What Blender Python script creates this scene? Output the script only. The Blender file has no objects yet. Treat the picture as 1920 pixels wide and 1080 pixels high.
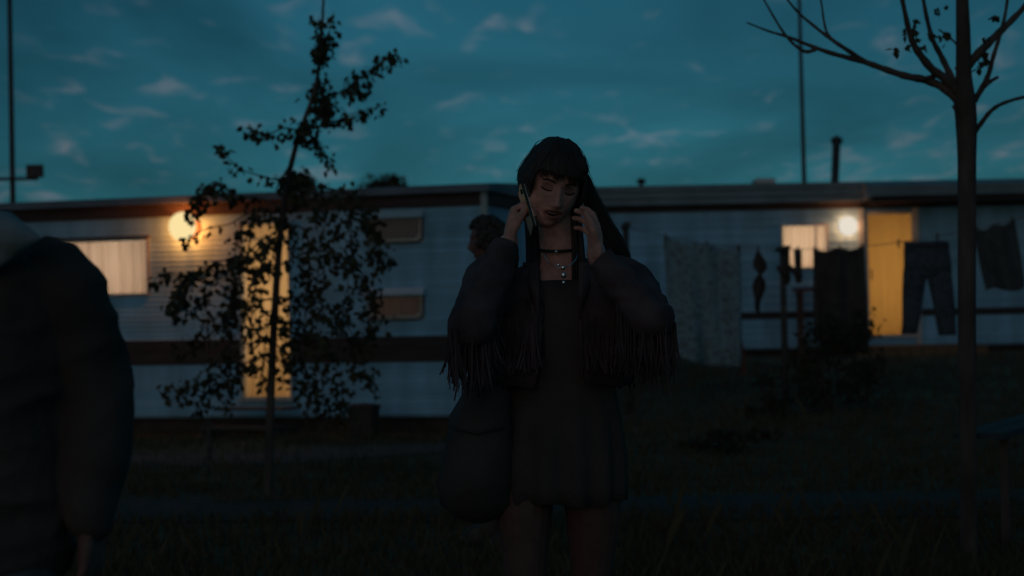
import bpy, bmesh, math, random
from mathutils import Vector, Matrix, Quaternion, noise as mnoise

rnd = random.Random(11)
S = bpy.context.scene
C = S.collection
R = math.radians

# ------------------------------------------------------------------ camera
FPX = 3400.0                                   # focal length in pixels of the 1920 px wide photograph
CAM = Vector((0, 0, 1.22))
PITCH, ROLL = math.atan(52 / FPX), 0.02
fw = Vector((0, math.cos(PITCH), math.sin(PITCH)))
up0 = Vector((0, -math.sin(PITCH), math.cos(PITCH)))
rt0 = Vector((1, 0, 0))
rt = rt0 * math.cos(ROLL) - up0 * math.sin(ROLL)
up = up0 * math.cos(ROLL) + rt0 * math.sin(ROLL)
cd = bpy.data.cameras.new('camera')
cam = bpy.data.objects.new('camera', cd)
C.objects.link(cam)
cam.matrix_world = Matrix(((rt.x, up.x, -fw.x, CAM.x), (rt.y, up.y, -fw.y, CAM.y), (rt.z, up.z, -fw.z, CAM.z), (0, 0, 0, 1)))
cd.sensor_width = 24.9
cd.lens = FPX / 1920 * 24.9
cd.clip_start, cd.clip_end = 0.05, 1500
cd.dof.use_dof = True
cd.dof.focus_distance = 5.0
cd.dof.aperture_fstop = 2.5
S.camera = cam

# ------------------------------------------------------------------ world, twilight
SUN_EL, SUN_AZ = R(11), R(200)                  # afterglow low behind the camera
w = bpy.data.worlds.new('World')
S.world = w
w.use_nodes = True
nt = w.node_tree
nt.nodes.clear()
def N(t, **k):
    n = nt.nodes.new(t)
    for a, b in k.items(): setattr(n, a, b)
    return n
L = nt.links.new
sky = N('ShaderNodeTexSky', sky_type='NISHITA')
sky.sun_disc = False
sky.sun_elevation, sky.sun_rotation = SUN_EL, SUN_AZ
tint = N('ShaderNodeMix', data_type='RGBA', blend_type='MULTIPLY')
tint.inputs[0].default_value = 1
tint.inputs[7].default_value = (0.20, 0.72, 1.0, 1)
L(sky.outputs[0], tint.inputs[6])
tc = N('ShaderNodeTexCoord')
sep = N('ShaderNodeSeparateXYZ')
L(tc.outputs['Generated'], sep.inputs[0])
def M_(op, a, b=None):
    n = N('ShaderNodeMath', operation=op)
    for i, v in enumerate((a, b)):
        if v is None: continue
        if isinstance(v, (int, float)): n.inputs[i].default_value = v
        else: L(v, n.inputs[i])
    return n.outputs[0]
den = M_('ADD', M_('MAXIMUM', sep.outputs[2], 0.0), 0.10)
cu, cv = M_('DIVIDE', sep.outputs[0], den), M_('DIVIDE', sep.outputs[1], den)
comb = N('ShaderNodeCombineXYZ')
L(cu, comb.inputs[0]); L(M_('MULTIPLY', cv, 0.48), comb.inputs[1])
n1 = N('ShaderNodeTexNoise'); n1.inputs['Scale'].default_value = 8.5; n1.inputs['Detail'].default_value = 2.6; n1.inputs['Roughness'].default_value = 0.5; n1.inputs['Distortion'].default_value = 0.5
n2 = N('ShaderNodeTexNoise'); n2.inputs['Scale'].default_value = 1.15; n2.inputs['Detail'].default_value = 5; n2.inputs['Distortion'].default_value = 0.6
L(comb.outputs[0], n1.inputs['Vector']); L(comb.outputs[0], n2.inputs['Vector'])
r1 = N('ShaderNodeMapRange', interpolation_type='SMOOTHSTEP'); r1.inputs[1].default_value = 0.54; r1.inputs[2].default_value = 1.0
L(M_('ADD', n1.outputs[0], M_('MULTIPLY', M_('SUBTRACT', n2.outputs[0], 0.5), 0.7)), r1.inputs[0])
r2 = N('ShaderNodeMapRange'); r2.inputs[1].default_value = 0.3; r2.inputs[2].default_value = 0.7; r2.inputs[3].default_value = 0.58; r2.inputs[4].default_value = 1.20
L(n2.outputs[0], r2.inputs[0])
band = N('ShaderNodeMix', data_type='RGBA', blend_type='MULTIPLY'); band.inputs[0].default_value = 1
tw = N('ShaderNodeMix', data_type='RGBA'); tw.inputs[0].default_value = 0.72
L(tint.outputs[2], tw.inputs[6]); tw.inputs[7].default_value = (.20, 1.56, 2.36, 1)
L(tw.outputs[2], band.inputs[6]); L(r2.outputs[0], band.inputs[7])
cl = N('ShaderNodeMix', data_type='RGBA')
L(r1.outputs[0], cl.inputs[0]); L(band.outputs[2], cl.inputs[6])
CLOUD = cl.inputs[7]; CLOUD.default_value = (3.3, 3.9, 4.7, 1)
gd = N('ShaderNodeVectorMath', operation='DOT_PRODUCT')
gdir = Vector((.015, 1, .10)).normalized(); gd.inputs[1].default_value = gdir
L(tc.outputs['Generated'], gd.inputs[0])
glow = M_('ADD', 0.56, M_('MULTIPLY', 0.46, M_('POWER', M_('MAXIMUM', gd.outputs['Value'], 0.0), 26.0)))
gl_mix = N('ShaderNodeMix', data_type='RGBA', blend_type='MULTIPLY'); gl_mix.inputs[0].default_value = 1
L(cl.outputs[2], gl_mix.inputs[6]); L(glow, gl_mix.inputs[7])
bg = N('ShaderNodeBackground'); bg.inputs[1].default_value = 0.05
out = N('ShaderNodeOutputWorld')
L(gl_mix.outputs[2], bg.inputs[0]); L(bg.outputs[0], out.inputs[0])

sd = bpy.data.lights.new('sun', 'SUN')
sd.energy, sd.angle, sd.color = 0.115, R(50), (1.0, 0.52, 0.38)
so = bpy.data.objects.new('sun', sd); C.objects.link(so)
sdir = Vector((math.sin(SUN_AZ) * math.cos(SUN_EL), math.cos(SUN_AZ) * math.cos(SUN_EL), math.sin(SUN_EL)))
so.rotation_euler = sdir.to_track_quat('Z', 'Y').to_euler()

S.view_settings.view_transform = 'Standard'
S.view_settings.look = 'None'
S.view_settings.exposure = 0
S.view_settings.gamma = 1
S.render.engine = 'CYCLES'
S.cycles.use_denoising = True
S.cycles.max_bounces = 6
S.cycles.transparent_max_bounces = 8
S.cycles.sample_clamp_indirect = 2

# ------------------------------------------------------------------ helpers
def at(px, py, d):
    """the point seen at pixel (px, py) of the photograph, d metres in front of the camera"""
    return CAM + fw * d + rt * ((px - 960) / FPX * d) + up * ((540 - py) / FPX * d)
def smooth(a, b, x):
    t = min(1, max(0, (x - a) / (b - a)))
    return t * t * (3 - 2 * t)
def height(x, y):
    return 0.52 * smooth(13, 26, y) * smooth(-0.6, 2.6, x) + 0.03 * mnoise.noise(Vector((x * .35, y * .35, 0)))

MATS = {}
def mat(name, col, rough=0.8, var=0.25, scale=12, bump=0.0, bscale=80, metal=0, spec=0.3, emit=None, stretch=(1, 1, 1), col2=None):
    if name in MATS: return MATS[name]
    m = bpy.data.materials.new(name); m.use_nodes = True
    t = m.node_tree; b = t.nodes['Principled BSDF']
    b.inputs['Roughness'].default_value = rough
    b.inputs['Metallic'].default_value = metal
    b.inputs['Specular IOR Level'].default_value = spec
    tcn = t.nodes.new('ShaderNodeTexCoord'); mp = t.nodes.new('ShaderNodeMapping'); mp.inputs['Scale'].default_value = stretch
    t.links.new(tcn.outputs['Object'], mp.inputs[0])
    n = t.nodes.new('ShaderNodeTexNoise'); n.inputs['Scale'].default_value = scale; n.inputs['Detail'].default_value = 5
    t.links.new(mp.outputs[0], n.inputs['Vector'])
    mx = t.nodes.new('ShaderNodeMix'); mx.data_type = 'RGBA'
    c2 = col2 or tuple(min(1, c * (1 + var)) for c in col)
    c1 = col if col2 else tuple(c * (1 - var) for c in col)
    mx.inputs[6].default_value = (*c1, 1); mx.inputs[7].default_value = (*c2, 1)
    rp = t.nodes.new('ShaderNodeMapRange'); rp.inputs[1].default_value = 0.32; rp.inputs[2].default_value = 0.68
    t.links.new(n.outputs[0], rp.inputs[0]); t.links.new(rp.outputs[0], mx.inputs[0])
    t.links.new(mx.outputs[2], b.inputs['Base Color'])
    if bump:
        n2_ = t.nodes.new('ShaderNodeTexNoise'); n2_.inputs['Scale'].default_value = bscale; n2_.inputs['Detail'].default_value = 4
        t.links.new(mp.outputs[0], n2_.inputs['Vector'])
        bp = t.nodes.new('ShaderNodeBump'); bp.inputs['Strength'].default_value = bump; bp.inputs['Distance'].default_value = 0.01
        t.links.new(n2_.outputs[0], bp.inputs['Height']); t.links.new(bp.outputs[0], b.inputs['Normal'])
    if emit:
        b.inputs['Emission Color'].default_value = (*emit[0], 1); b.inputs['Emission Strength'].default_value = emit[1]
    MATS[name] = m
    return m
def cloth_lit(name, col):
    """thin curtain cloth: half scatters through, half reflects"""
    m = bpy.data.materials.new(name); m.use_nodes = True; t = m.node_tree; t.nodes.clear()
    a = t.nodes.new('ShaderNodeBsdfTranslucent'); d = t.nodes.new('ShaderNodeBsdfDiffuse'); x = t.nodes.new('ShaderNodeMixShader'); o = t.nodes.new('ShaderNodeOutputMaterial')
    tcn = t.nodes.new('ShaderNodeTexCoord'); mp = t.nodes.new('ShaderNodeMapping'); mp.inputs['Scale'].default_value = (9, 1, .5)
    n = t.nodes.new('ShaderNodeTexNoise'); n.inputs['Scale'].default_value = 2; n.inputs['Detail'].default_value = 3
    mx = t.nodes.new('ShaderNodeMix'); mx.data_type = 'RGBA'
    mx.inputs[6].default_value = (*[c * .72 for c in col], 1); mx.inputs[7].default_value = (*[min(1, c * 1.15) for c in col], 1)
    t.links.new(tcn.outputs['Object'], mp.inputs[0]); t.links.new(mp.outputs[0], n.inputs['Vector']); t.links.new(n.outputs[0], mx.inputs[0])
    t.links.new(mx.outputs[2], a.inputs[0]); t.links.new(mx.outputs[2], d.inputs[0])
    x.inputs[0].default_value = 0.35
    t.links.new(a.outputs[0], x.inputs[1]); t.links.new(d.outputs[0], x.inputs[2]); t.links.new(x.outputs[0], o.inputs[0])
    return m
def glass_mat():
    m = bpy.data.materials.new('window glass'); m.use_nodes = True; t = m.node_tree; t.nodes.clear()
    a = t.nodes.new('ShaderNodeBsdfTransparent'); g = t.nodes.new('ShaderNodeBsdfGlossy'); x = t.nodes.new('ShaderNodeMixShader'); o = t.nodes.new('ShaderNodeOutputMaterial')
    a.inputs[0].default_value = (.93, .95, .94, 1)
    g.inputs['Roughness'].default_value = 0.06
    lw = t.nodes.new('ShaderNodeLayerWeight'); lw.inputs[0].default_value = 0.25
    t.links.new(lw.outputs['Fresnel'], x.inputs[0])
    t.links.new(a.outputs[0], x.inputs[1]); t.links.new(g.outputs[0], x.inputs[2]); t.links.new(x.outputs[0], o.inputs[0])
    return m
GLASS = glass_mat()
def emitter(name, col, k):
    m = bpy.data.materials.new(name); m.use_nodes = True; t = m.node_tree; t.nodes.clear()
    e = t.nodes.new('ShaderNodeEmission'); o = t.nodes.new('ShaderNodeOutputMaterial')
    e.inputs[0].default_value = (*col, 1); e.inputs[1].default_value = k
    t.links.new(e.outputs[0], o.inputs[0])
    return m

class MB:
    def __init__(s): s.v, s.f = [], []
    def add(s, vs, fs):
        o = len(s.v); s.v += [Vector(v) for v in vs]; s.f += [tuple(i + o for i in f) for f in fs]; return s
    def box(s, x0, x1, y0, y1, z0, z1, M=None, taper=0):
        vs = [Vector(p) for p in ((x0, y0, z0), (x1, y0, z0), (x1, y1, z0), (x0, y1, z0), (x0, y0, z1), (x1, y0, z1), (x1, y1, z1), (x0, y1, z1))]
        if M: vs = [M @ v for v in vs]
        return s.add(vs, [(3, 2, 1, 0), (4, 5, 6, 7), (0, 1, 5, 4), (1, 2, 6, 5), (2, 3, 7, 6), (3, 0, 4, 7)])
    def loft(s, rings, cap=True):
        n = len(rings[0]); vs = [p for r in rings for p in r]; fs = []
        for i in range(len(rings) - 1):
            for j in range(n):
                k = (j + 1) % n
                fs.append((i * n + j, i * n + k, (i + 1) * n + k, (i + 1) * n + j))
        if cap:
            fs.append(tuple(range(n - 1, -1, -1))); b = (len(rings) - 1) * n; fs.append(tuple(range(b, b + n)))
        return s.add(vs, fs)
    def tube(s, pts, rad, n=8, round_ends=False):
        pts = [Vector(p) for p in pts]
        if isinstance(rad, (int, float)): rad = [rad] * len(pts)
        rad = list(rad)
        if round_ends:
            a, b = (pts[0] - pts[1]).normalized(), (pts[-1] - pts[-2]).normalized()
            r0, r1 = rad[0], rad[-1]
            pts = [pts[0] + a * r0 * .98, pts[0] + a * r0 * .7] + pts + [pts[-1] + b * r1 * .7, pts[-1] + b * r1 * .98]
            rad = [r0 * .2, r0 * .71] + rad + [r1 * .71, r1 * .2]
        t = (pts[1] - pts[0]).normalized()
        u = t.orthogonal().normalized(); rings = []
        for i, p in enumerate(pts):
            tn = (pts[min(i + 1, len(pts) - 1)] - pts[max(i - 1, 0)])
            tn = tn.normalized() if tn.length > 1e-9 else t
            u = (u - tn * u.dot(tn)); u = u.normalized() if u.length > 1e-6 else tn.orthogonal().normalized()
            v = tn.cross(u)
            rings.append([p + (u * math.cos(2 * math.pi * j / n) + v * math.sin(2 * math.pi * j / n)) * rad[i] for j in range(n)])
        return s.loft(rings)
    def ball(s, c, r, nu=16, nv=10, M=None):
        c = Vector(c); r = Vector((r, r, r)) if isinstance(r, (int, float)) else Vector(r); rings = []
        for i in range(nv + 1):
            th = math.pi * (0.02 + 0.96 * i / nv)
            ring = [Vector((math.sin(th) * math.cos(2 * math.pi * j / nu) * r.x, math.sin(th) * math.sin(2 * math.pi * j / nu) * r.y, -math.cos(th) * r.z)) for j in range(nu)]
            rings.append([c + (M @ p if M else p) for p in ring])
        return s.loft(rings)
    def sheet(s, fn, nu, nv):
        vs = [fn(i / nu, j / nv) for j in range(nv + 1) for i in range(nu + 1)]
        fs = [(j * (nu + 1) + i, j * (nu + 1) + i + 1, (j + 1) * (nu + 1) + i + 1, (j + 1) * (nu + 1) + i) for j in range(nv) for i in range(nu)]
        return s.add(vs, fs)
    def mesh(s, name='mesh'):
        me = bpy.data.meshes.new(name); me.from_pydata([tuple(v) for v in s.v], [], s.f); me.update(); return me

ROOTM = {}
def empty(name, loc=(0, 0, 0), rz=0.0):
    o = bpy.data.objects.new(name, None); C.objects.link(o); o.location = loc; o.rotation_euler = (0, 0, rz)
    o.empty_display_size = 0.2
    ROOTM[o.name] = Matrix.Translation(Vector(loc)) @ Matrix.Rotation(rz, 4, 'Z')
    return o
def tag(o, label, cat, group=None):
    o['label'] = label; o['category'] = cat
    if group: o['group'] = group
    return o
def thing(name, label, cat, loc=(0, 0, 0), rz=0.0, group=None):
    return tag(empty(name, loc, rz), label, cat, group)
def obj(name, mb, m, parent=None, world=False, sm=False, kind=None, solid=0):
    me = mb if isinstance(mb, bpy.types.Mesh) else mb.mesh(name)
    r = parent
    while r is not None and r.parent is not None: r = r.parent
    if world and r is not None: me.transform(ROOTM[r.name].inverted())
    if m is not None and not me.materials: me.materials.append(m)
    if sm: me.polygons.foreach_set('use_smooth', [True] * len(me.polygons))
    o = bpy.data.objects.new(name, me); C.objects.link(o)
    if parent is not None: o.parent = parent
    if kind: o['kind'] = kind
    if solid:
        md = o.modifiers.new('thickness', 'SOLIDIFY'); md.thickness = solid; md.offset = 0
    return o
def lone(name, mb, m, loc, label, cat, group=None, **k):
    """a thing that is one mesh: built in world coordinates, origin moved to loc"""
    me = mb.mesh(name); me.transform(Matrix.Translation(-Vector(loc)))
    o = obj(name, me, m, **k); o.location = loc
    return tag(o, label, cat, group)
def remesh(mb, vox, it=3, fac=0.5):
    me = mb.mesh('tmp'); o = bpy.data.objects.new('tmp', me); C.objects.link(o)
    a = o.modifiers.new('r', 'REMESH'); a.mode = 'VOXEL'; a.voxel_size = vox
    if it:
        b = o.modifiers.new('s', 'SMOOTH'); b.iterations = it; b.factor = fac
    dg = bpy.context.evaluated_depsgraph_get()
    nm = bpy.data.meshes.new_from_object(o.evaluated_get(dg))
    bpy.data.objects.remove(o); bpy.data.meshes.remove(me)
    return nm

# ------------------------------------------------------------------ ground
gb = MB()
xs = [-260, -120, -60, -35] + [-22 + i * 0.8 for i in range(56)] + [35, 60, 120, 260]
ys = [-60, -20, -5, 2] + [5 + j * 0.7 for j in range(38)] + [36, 45, 70, 120, 300, 700]
nx = len(xs)
gb.add([(x, y, height(x, y)) for y in ys for x in xs], [(j * nx + i, j * nx + i + 1, (j + 1) * nx + i + 1, (j + 1) * nx + i) for j in range(len(ys) - 1) for i in range(nx - 1)])
ground = obj('ground', gb, mat('turf soil', (.125, .095, .06), .95, .4, 1.6, .6, 30), sm=True, kind='structure')
def path_sheet(pts, width, n=60):
    b = MB(); P = [Vector(p) for p in pts]
    def f(u, v):
        t = u * (len(P) - 1); i = min(int(t), len(P) - 2); q = P[i].lerp(P[i + 1], t - i)
        d = (P[i + 1] - P[i]).normalized(); nrm = Vector((-d.y, d.x, 0))
        q = q + nrm * ((v - .5) * width * (1 + .12 * mnoise.noise(q * .9)))
        return Vector((q.x, q.y, height(q.x, q.y) + 0.008 + 0.012 * (1 - (2 * v - 1) ** 2)))
    return b.sheet(f, n, 6)
obj('gravel_path', path_sheet([(-14, 17.4, 0), (-6, 16.2, 0), (-2.5, 15.9, 0), (-.4, 17.0, 0), (.8, 19.5, 0)], 1.3), mat('pink gravel', (.17, .095, .09), .95, .3, 14, .6, 60), kind='structure', sm=True)
obj('tarmac_path', path_sheet([(-14, 11.9, 0), (-4, 12.0, 0), (1, 11.3, 0), (6, 11.0, 0), (14, 10.4, 0)], 1.5), mat('worn tarmac', (.075, .06, .058), .9, .25, 8, .4, 90), kind='structure', sm=True)

# grass blades (uncountable)
gr = MB(); rg = random.Random(5)
vs, fs = [], []
for i in range(52000):
    d = 7.5 + 17 * rg.random() ** 1.3
    x = (rg.random() - .5) * d * 0.66
    if 11.1 < d < 12.8 and rg.random() < .93 and abs(d - (11.9 if x < -2 else 11.3)) < .7: continue
    if x < 1 and 15.4 < d < 17.3 and rg.random() < .8: continue
    hh = (.035 + .06 * rg.random()) * (1 + 1.0 * max(0, mnoise.noise(Vector((x * .8, d * .8, 3)))))
    if rg.random() < .02: hh *= 2.3
    z = height(x, d); a = rg.random() * 6.28; wd = .004 + .004 * rg.random()
    lx, ly = (rg.random() - .5) * hh, (rg.random() - .5) * hh
    o = len(vs); ca, sa = math.cos(a) * wd, math.sin(a) * wd
    vs += [(x - ca, d - sa, z - .01), (x + ca, d + sa, z - .01), (x + lx * .4 + ca * .6, d + ly * .4 + sa * .6, z + hh * .6), (x + lx, d + ly, z + hh)]
    fs += [(o, o + 1, o + 2), (o, o + 2, o + 3)]
gr.v = [Vector(v) for v in vs]; gr.f = fs
g = obj('grass', gr, mat('grass blade', (.095, .08, .04), .85, .25, 2.5, col2=(.125, .092, .05)), kind='stuff')

# ------------------------------------------------------------------ mobile homes
def split_row(x0, x1, z0, z1, holes):
    """pieces of one siding row left after the openings are taken out"""
    cuts = sorted([h for h in holes if h[2] < z1 - .004 and h[3] > z0 + .004 and h[0] < x1 and h[1] > x0])
    out_, x = [], x0
    for h in cuts:
        if h[0] > x: out_.append((x, h[0], z0, z1))
        if h[2] > z0 + .008: out_.append((max(x, h[0]), h[1], z0, h[2]))
        if h[3] < z1 - .008: out_.append((max(x, h[0]), h[1], h[3], z1))
        x = max(x, h[1])
    if x < x1: out_.append((x, x1, z0, z1))
    return [p for p in out_ if p[1] - p[0] > .01]
def siding(root, x0, x1, z0, z1, n, holes, m, proud=.011, name='siding_board'):
    p = (z1 - z0) / n
    for k in range(n):
        a, b = z0 + k * p, z0 + (k + 1) * p
        for (q0, q1, s0, s1) in split_row(x0, x1, a, b, holes):
            j = rnd.uniform(-.0012, .0012)
            lo, hi = -proud + j, -.003 + j
            yl = lo + (hi - lo) * (s0 - a) / p; yh = lo + (hi - lo) * (s1 - a) / p
            mbx = MB().add([(q0, yl, s0 + .0005), (q1, yl, s0 + .0005), (q1, .012, s0 + .0005), (q0, .012, s0 + .0005), (q0, yh, s1), (q1, yh, s1), (q1, .012, s1), (q0, .012, s1)],
                           [(3, 2, 1, 0), (4, 5, 6, 7), (0, 1, 5, 4), (1, 2, 6, 5), (2, 3, 7, 6), (3, 0, 4, 7)])
            obj(name, mbx, m, root)
def ring_frame(x0, x1, z0, z1, t, ya, yb):
    return MB().box(x0 - t, x1 + t, ya, yb, z1, z1 + t).box(x0 - t, x1 + t, ya, yb, z0 - t, z0).box(x0 - t, x0, ya, yb, z0, z1).box(x1, x1 + t, ya, yb, z0, z1)
def room(root, x0, x1, z0, z1, depth, m):
    b = MB(); e = .03
    b.box(x0 - e - .02, x0 - e, .013, depth, z0 - e, z1 + e).box(x1 + e, x1 + e + .02, .013, depth, z0 - e, z1 + e)
    b.box(x0 - e - .02, x1 + e + .02, .013, depth, z0 - e - .02, z0 - e).box(x0 - e - .02, x1 + e + .02, .013, depth, z1 + e, z1 + e + .02)
    b.box(x0 - e - .02, x1 + e + .02, depth, depth + .02, z0 - e - .02, z1 + e + .02)
    return obj('room_lining', b, m, root)
def curtain(x0, x1, z0, z1, y, folds, amp, seed):
    q = random.Random(seed); ph = [q.random() * 6.28 for _ in range(3)]
    def f(u, v):
        s = amp * (math.sin(u * folds * 6.28 + ph[0] + .5 * math.sin(v * 2 + ph[1])) + .5 * math.sin(u * folds * 10.7 + ph[2]))
        return Vector((x0 + (x1 - x0) * u, y + s * (.45 + .55 * v), z1 + (z0 - z1) * v))
    return MB().sheet(f, max(40, int(folds * 14)), 8)
def inside_light(root, x, y, z, col, power, sx, sz):
    ld = bpy.data.lights.new('room_light', 'AREA'); ld.shape = 'RECTANGLE'; ld.size, ld.size_y = sx, sz
    ld.energy, ld.color = power, col
    lo = bpy.data.objects.new('room_light', ld); C.objects.link(lo); lo.parent = root
    lo.location = (x, y, z); lo.rotation_euler = (R(-90), 0, 0)      # area light faces -Z; turned to face the window (-Y)
    return lo

def siding_mat(name, col):
    m = mat(name, col, .55, .2, 2.2, .12, 30, stretch=(1.6, 1, .35))
    t = m.node_tree; b = t.nodes['Principled BSDF']; src = b.inputs['Base Color'].links[0].from_socket
    oi = t.nodes.new('ShaderNodeObjectInfo'); r_ = t.nodes.new('ShaderNodeMapRange'); r_.inputs[3].default_value = .88; r_.inputs[4].default_value = 1.08
    t.links.new(oi.outputs['Random'], r_.inputs[0])
    x = t.nodes.new('ShaderNodeMix'); x.data_type = 'RGBA'; x.blend_type = 'MULTIPLY'; x.inputs[0].default_value = 1
    t.links.new(src, x.inputs[6]); t.links.new(r_.outputs[0], x.inputs[7]); t.links.new(x.outputs[2], b.inputs['Base Color'])
    return m
lining = mat('room lining', (.55, .45, .33), .8, .1)
pale_trim = mat('pale metal trim', (.42, .50, .52), .5, .12, 6, .1, 40)
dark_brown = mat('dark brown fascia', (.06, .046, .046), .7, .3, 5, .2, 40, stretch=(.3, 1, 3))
roof_metal = mat('roof metal', (.17, .21, .26), .6, .2, 2)
wall_blue = siding_mat('pale blue grey siding', (.27, .54, .74))
wall_grey = siding_mat('grey siding', (.30, .56, .76))
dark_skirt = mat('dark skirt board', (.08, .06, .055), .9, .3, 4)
rubber = mat('black rubber seal', (.07, .05, .05), .6, .2)
alu = mat('dull aluminium frame', (.35, .38, .40), .4, .15, 10, 0, metal=.3)
white_frame = mat('white plastic frame', (.62, .60, .57), .45, .08)

# ---- the near home, on the left
A1 = math.atan2(-.277, .960)
o1 = Vector((-.25, 18.9, 0)); d1 = Vector((.960, -.277, 0)); n1v = Vector((-.277, -.960, 0))
def l1(px, py):
    ray = at(px, py, 1.0) - CAM
    t = (o1 - CAM).dot(n1v) / ray.dot(n1v)
    p = CAM + ray * t
    return (p - o1).dot(d1), p.z
home = thing('mobile_home', 'long pale blue mobile home with dark brown bands and a lit curtained door', 'mobile home', o1, A1, 'mobile homes')
zt = l1(600, 357)[1]; zf1 = l1(600, 371)[1]; zf0 = l1(600, 396)[1]; zb1 = l1(600, 633)[1]; zb0 = l1(600, 681)[1]; zw = l1(600, 777)[1]
XL = -9.6
w1 = (l1(100, 453)[0], l1(275, 453)[0], l1(210, 551)[1], l1(210, 453)[1])
dr = (l1(453, 500)[0], l1(541, 500)[0], l1(498, 744)[1], l1(498, 420)[1])
u1 = (l1(688, 420)[0], l1(794, 420)[0], l1(745, 456)[1], l1(745, 396)[1])
u2 = (l1(690, 570)[0], l1(796, 570)[0], l1(745, 600)[1], l1(745, 541)[1])
holes1 = [w1, dr, u1, u2]
siding(home, XL, -.055, zb1, zf0, 25, holes1, wall_blue, .013)
siding(home, XL, -.055, zw, zb0, 10, holes1, wall_blue, .013)
for (q0, q1, s0, s1) in split_row(XL, -.055, zb0, zb1, holes1):
    obj('belt_panel', MB().box(q0, q1, -.016, .012, s0 + .001, s1 - .001), dark_brown, home)
obj('fascia_board', MB().box(XL, -.06, -.035, .012, zf0 + .001, zf1), dark_brown, home)
obj('end_fascia', MB().box(.001, .03, .031, 2.9, zf0 + .001, zf1), dark_brown, home)
obj('end_belt', MB().box(.001, .016, .031, 2.9, zb0 + .001, zb1 - .001), dark_brown, home)
obj('corner_trim', MB().box(-.054, .012, -.03, .03, zw, zt - .002), pale_trim, home)
shell = MB().box(-.02, .0, .031, 2.9, zw, zt - .01).box(XL, XL + .02, .02, 2.9, zw, zt - .01).box(XL, 0, 2.9, 2.92, zw, zt - .01).box(XL, 0, .02, 2.9, zw - .03, zw - .002)
obj('wall', shell, wall_blue, home)
rf = MB().loft([[Vector((x, y, zt + z)) for y, z in ((-.11, -.08), (-.11, -.015), (-.07, .0), (1.45, .09), (2.97, 0), (3.0, -.02), (3.0, -.08))] for x in (XL - .1, .07)])
roof = obj('roof', rf, roof_metal, home)
obj('roof_edge', MB().box(XL - .1, .07, -.135, -.112, zt - .085, zt - .012), roof_metal, roof)
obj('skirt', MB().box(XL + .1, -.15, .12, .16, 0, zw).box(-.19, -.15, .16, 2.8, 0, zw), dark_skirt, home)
for i, x in enumerate((-8.2, -6.4, -4.6, -2.8, -1.1)):
    obj('support_pier', MB().box(x - .1, x + .1, .3, .6, -.05, zw - .03), mat('grey block', (.12, .12, .12), .9, .2), home)
# lit window
wn = obj('window', ring_frame(*w1, .03, -.03, .02), alu, home)
obj('pane', MB().box(w1[0], w1[1], -.006, -.002, w1[2], w1[3]), GLASS, wn)
obj('curtain', curtain(w1[0], w1[1], w1[2], w1[3], .09, 8, .026, 3), cloth_lit('pink net curtain', (.80, .62, .50)), wn, sm=True)
obj('drip_rail', MB().box(w1[0] - .05, w1[1] + .05, -.06, -.012, w1[3] + .031, w1[3] + .055), rubber, wn)
room(home, *w1, .9, lining)
inside_light(home, (w1[0] + w1[1]) / 2, .85, (w1[2] + w1[3]) / 2, (1, .88, .76), 5.6, .8, .5)
# lit door
dn = obj('door', ring_frame(*dr, .022, -.024, .02), alu, home)
zmid = l1(498, 447)[1]
obj('pane', MB().box(dr[0], dr[1], -.006, -.002, dr[2], dr[3]), GLASS, dn)
obj('curtain', curtain(dr[0], dr[1] - .05, dr[2], dr[3], .08, 4, .014, 8), cloth_lit('ochre door curtain', (.78, .52, .26)), dn, sm=True)
obj('top_rail', MB().box(dr[0], dr[1], .0, .012, zmid - .012, zmid + .008), alu, dn)
obj('handle', MB().box(dr[0] + .03, dr[0] + .05, -.055, -.026, dr[2] + .8, dr[2] + .95), rubber, dn)
obj('threshold', MB().box(dr[0] - .05, dr[1] + .05, -.09, -.026, dr[2] - .05, dr[2] - .024), alu, dn)
room(home, *dr, .9, lining)
inside_light(home, (dr[0] + dr[1]) / 2, .85, (dr[2] + dr[3]) / 2 + .1, (1, .84, .64), 6.8, .5, 1.5)
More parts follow.
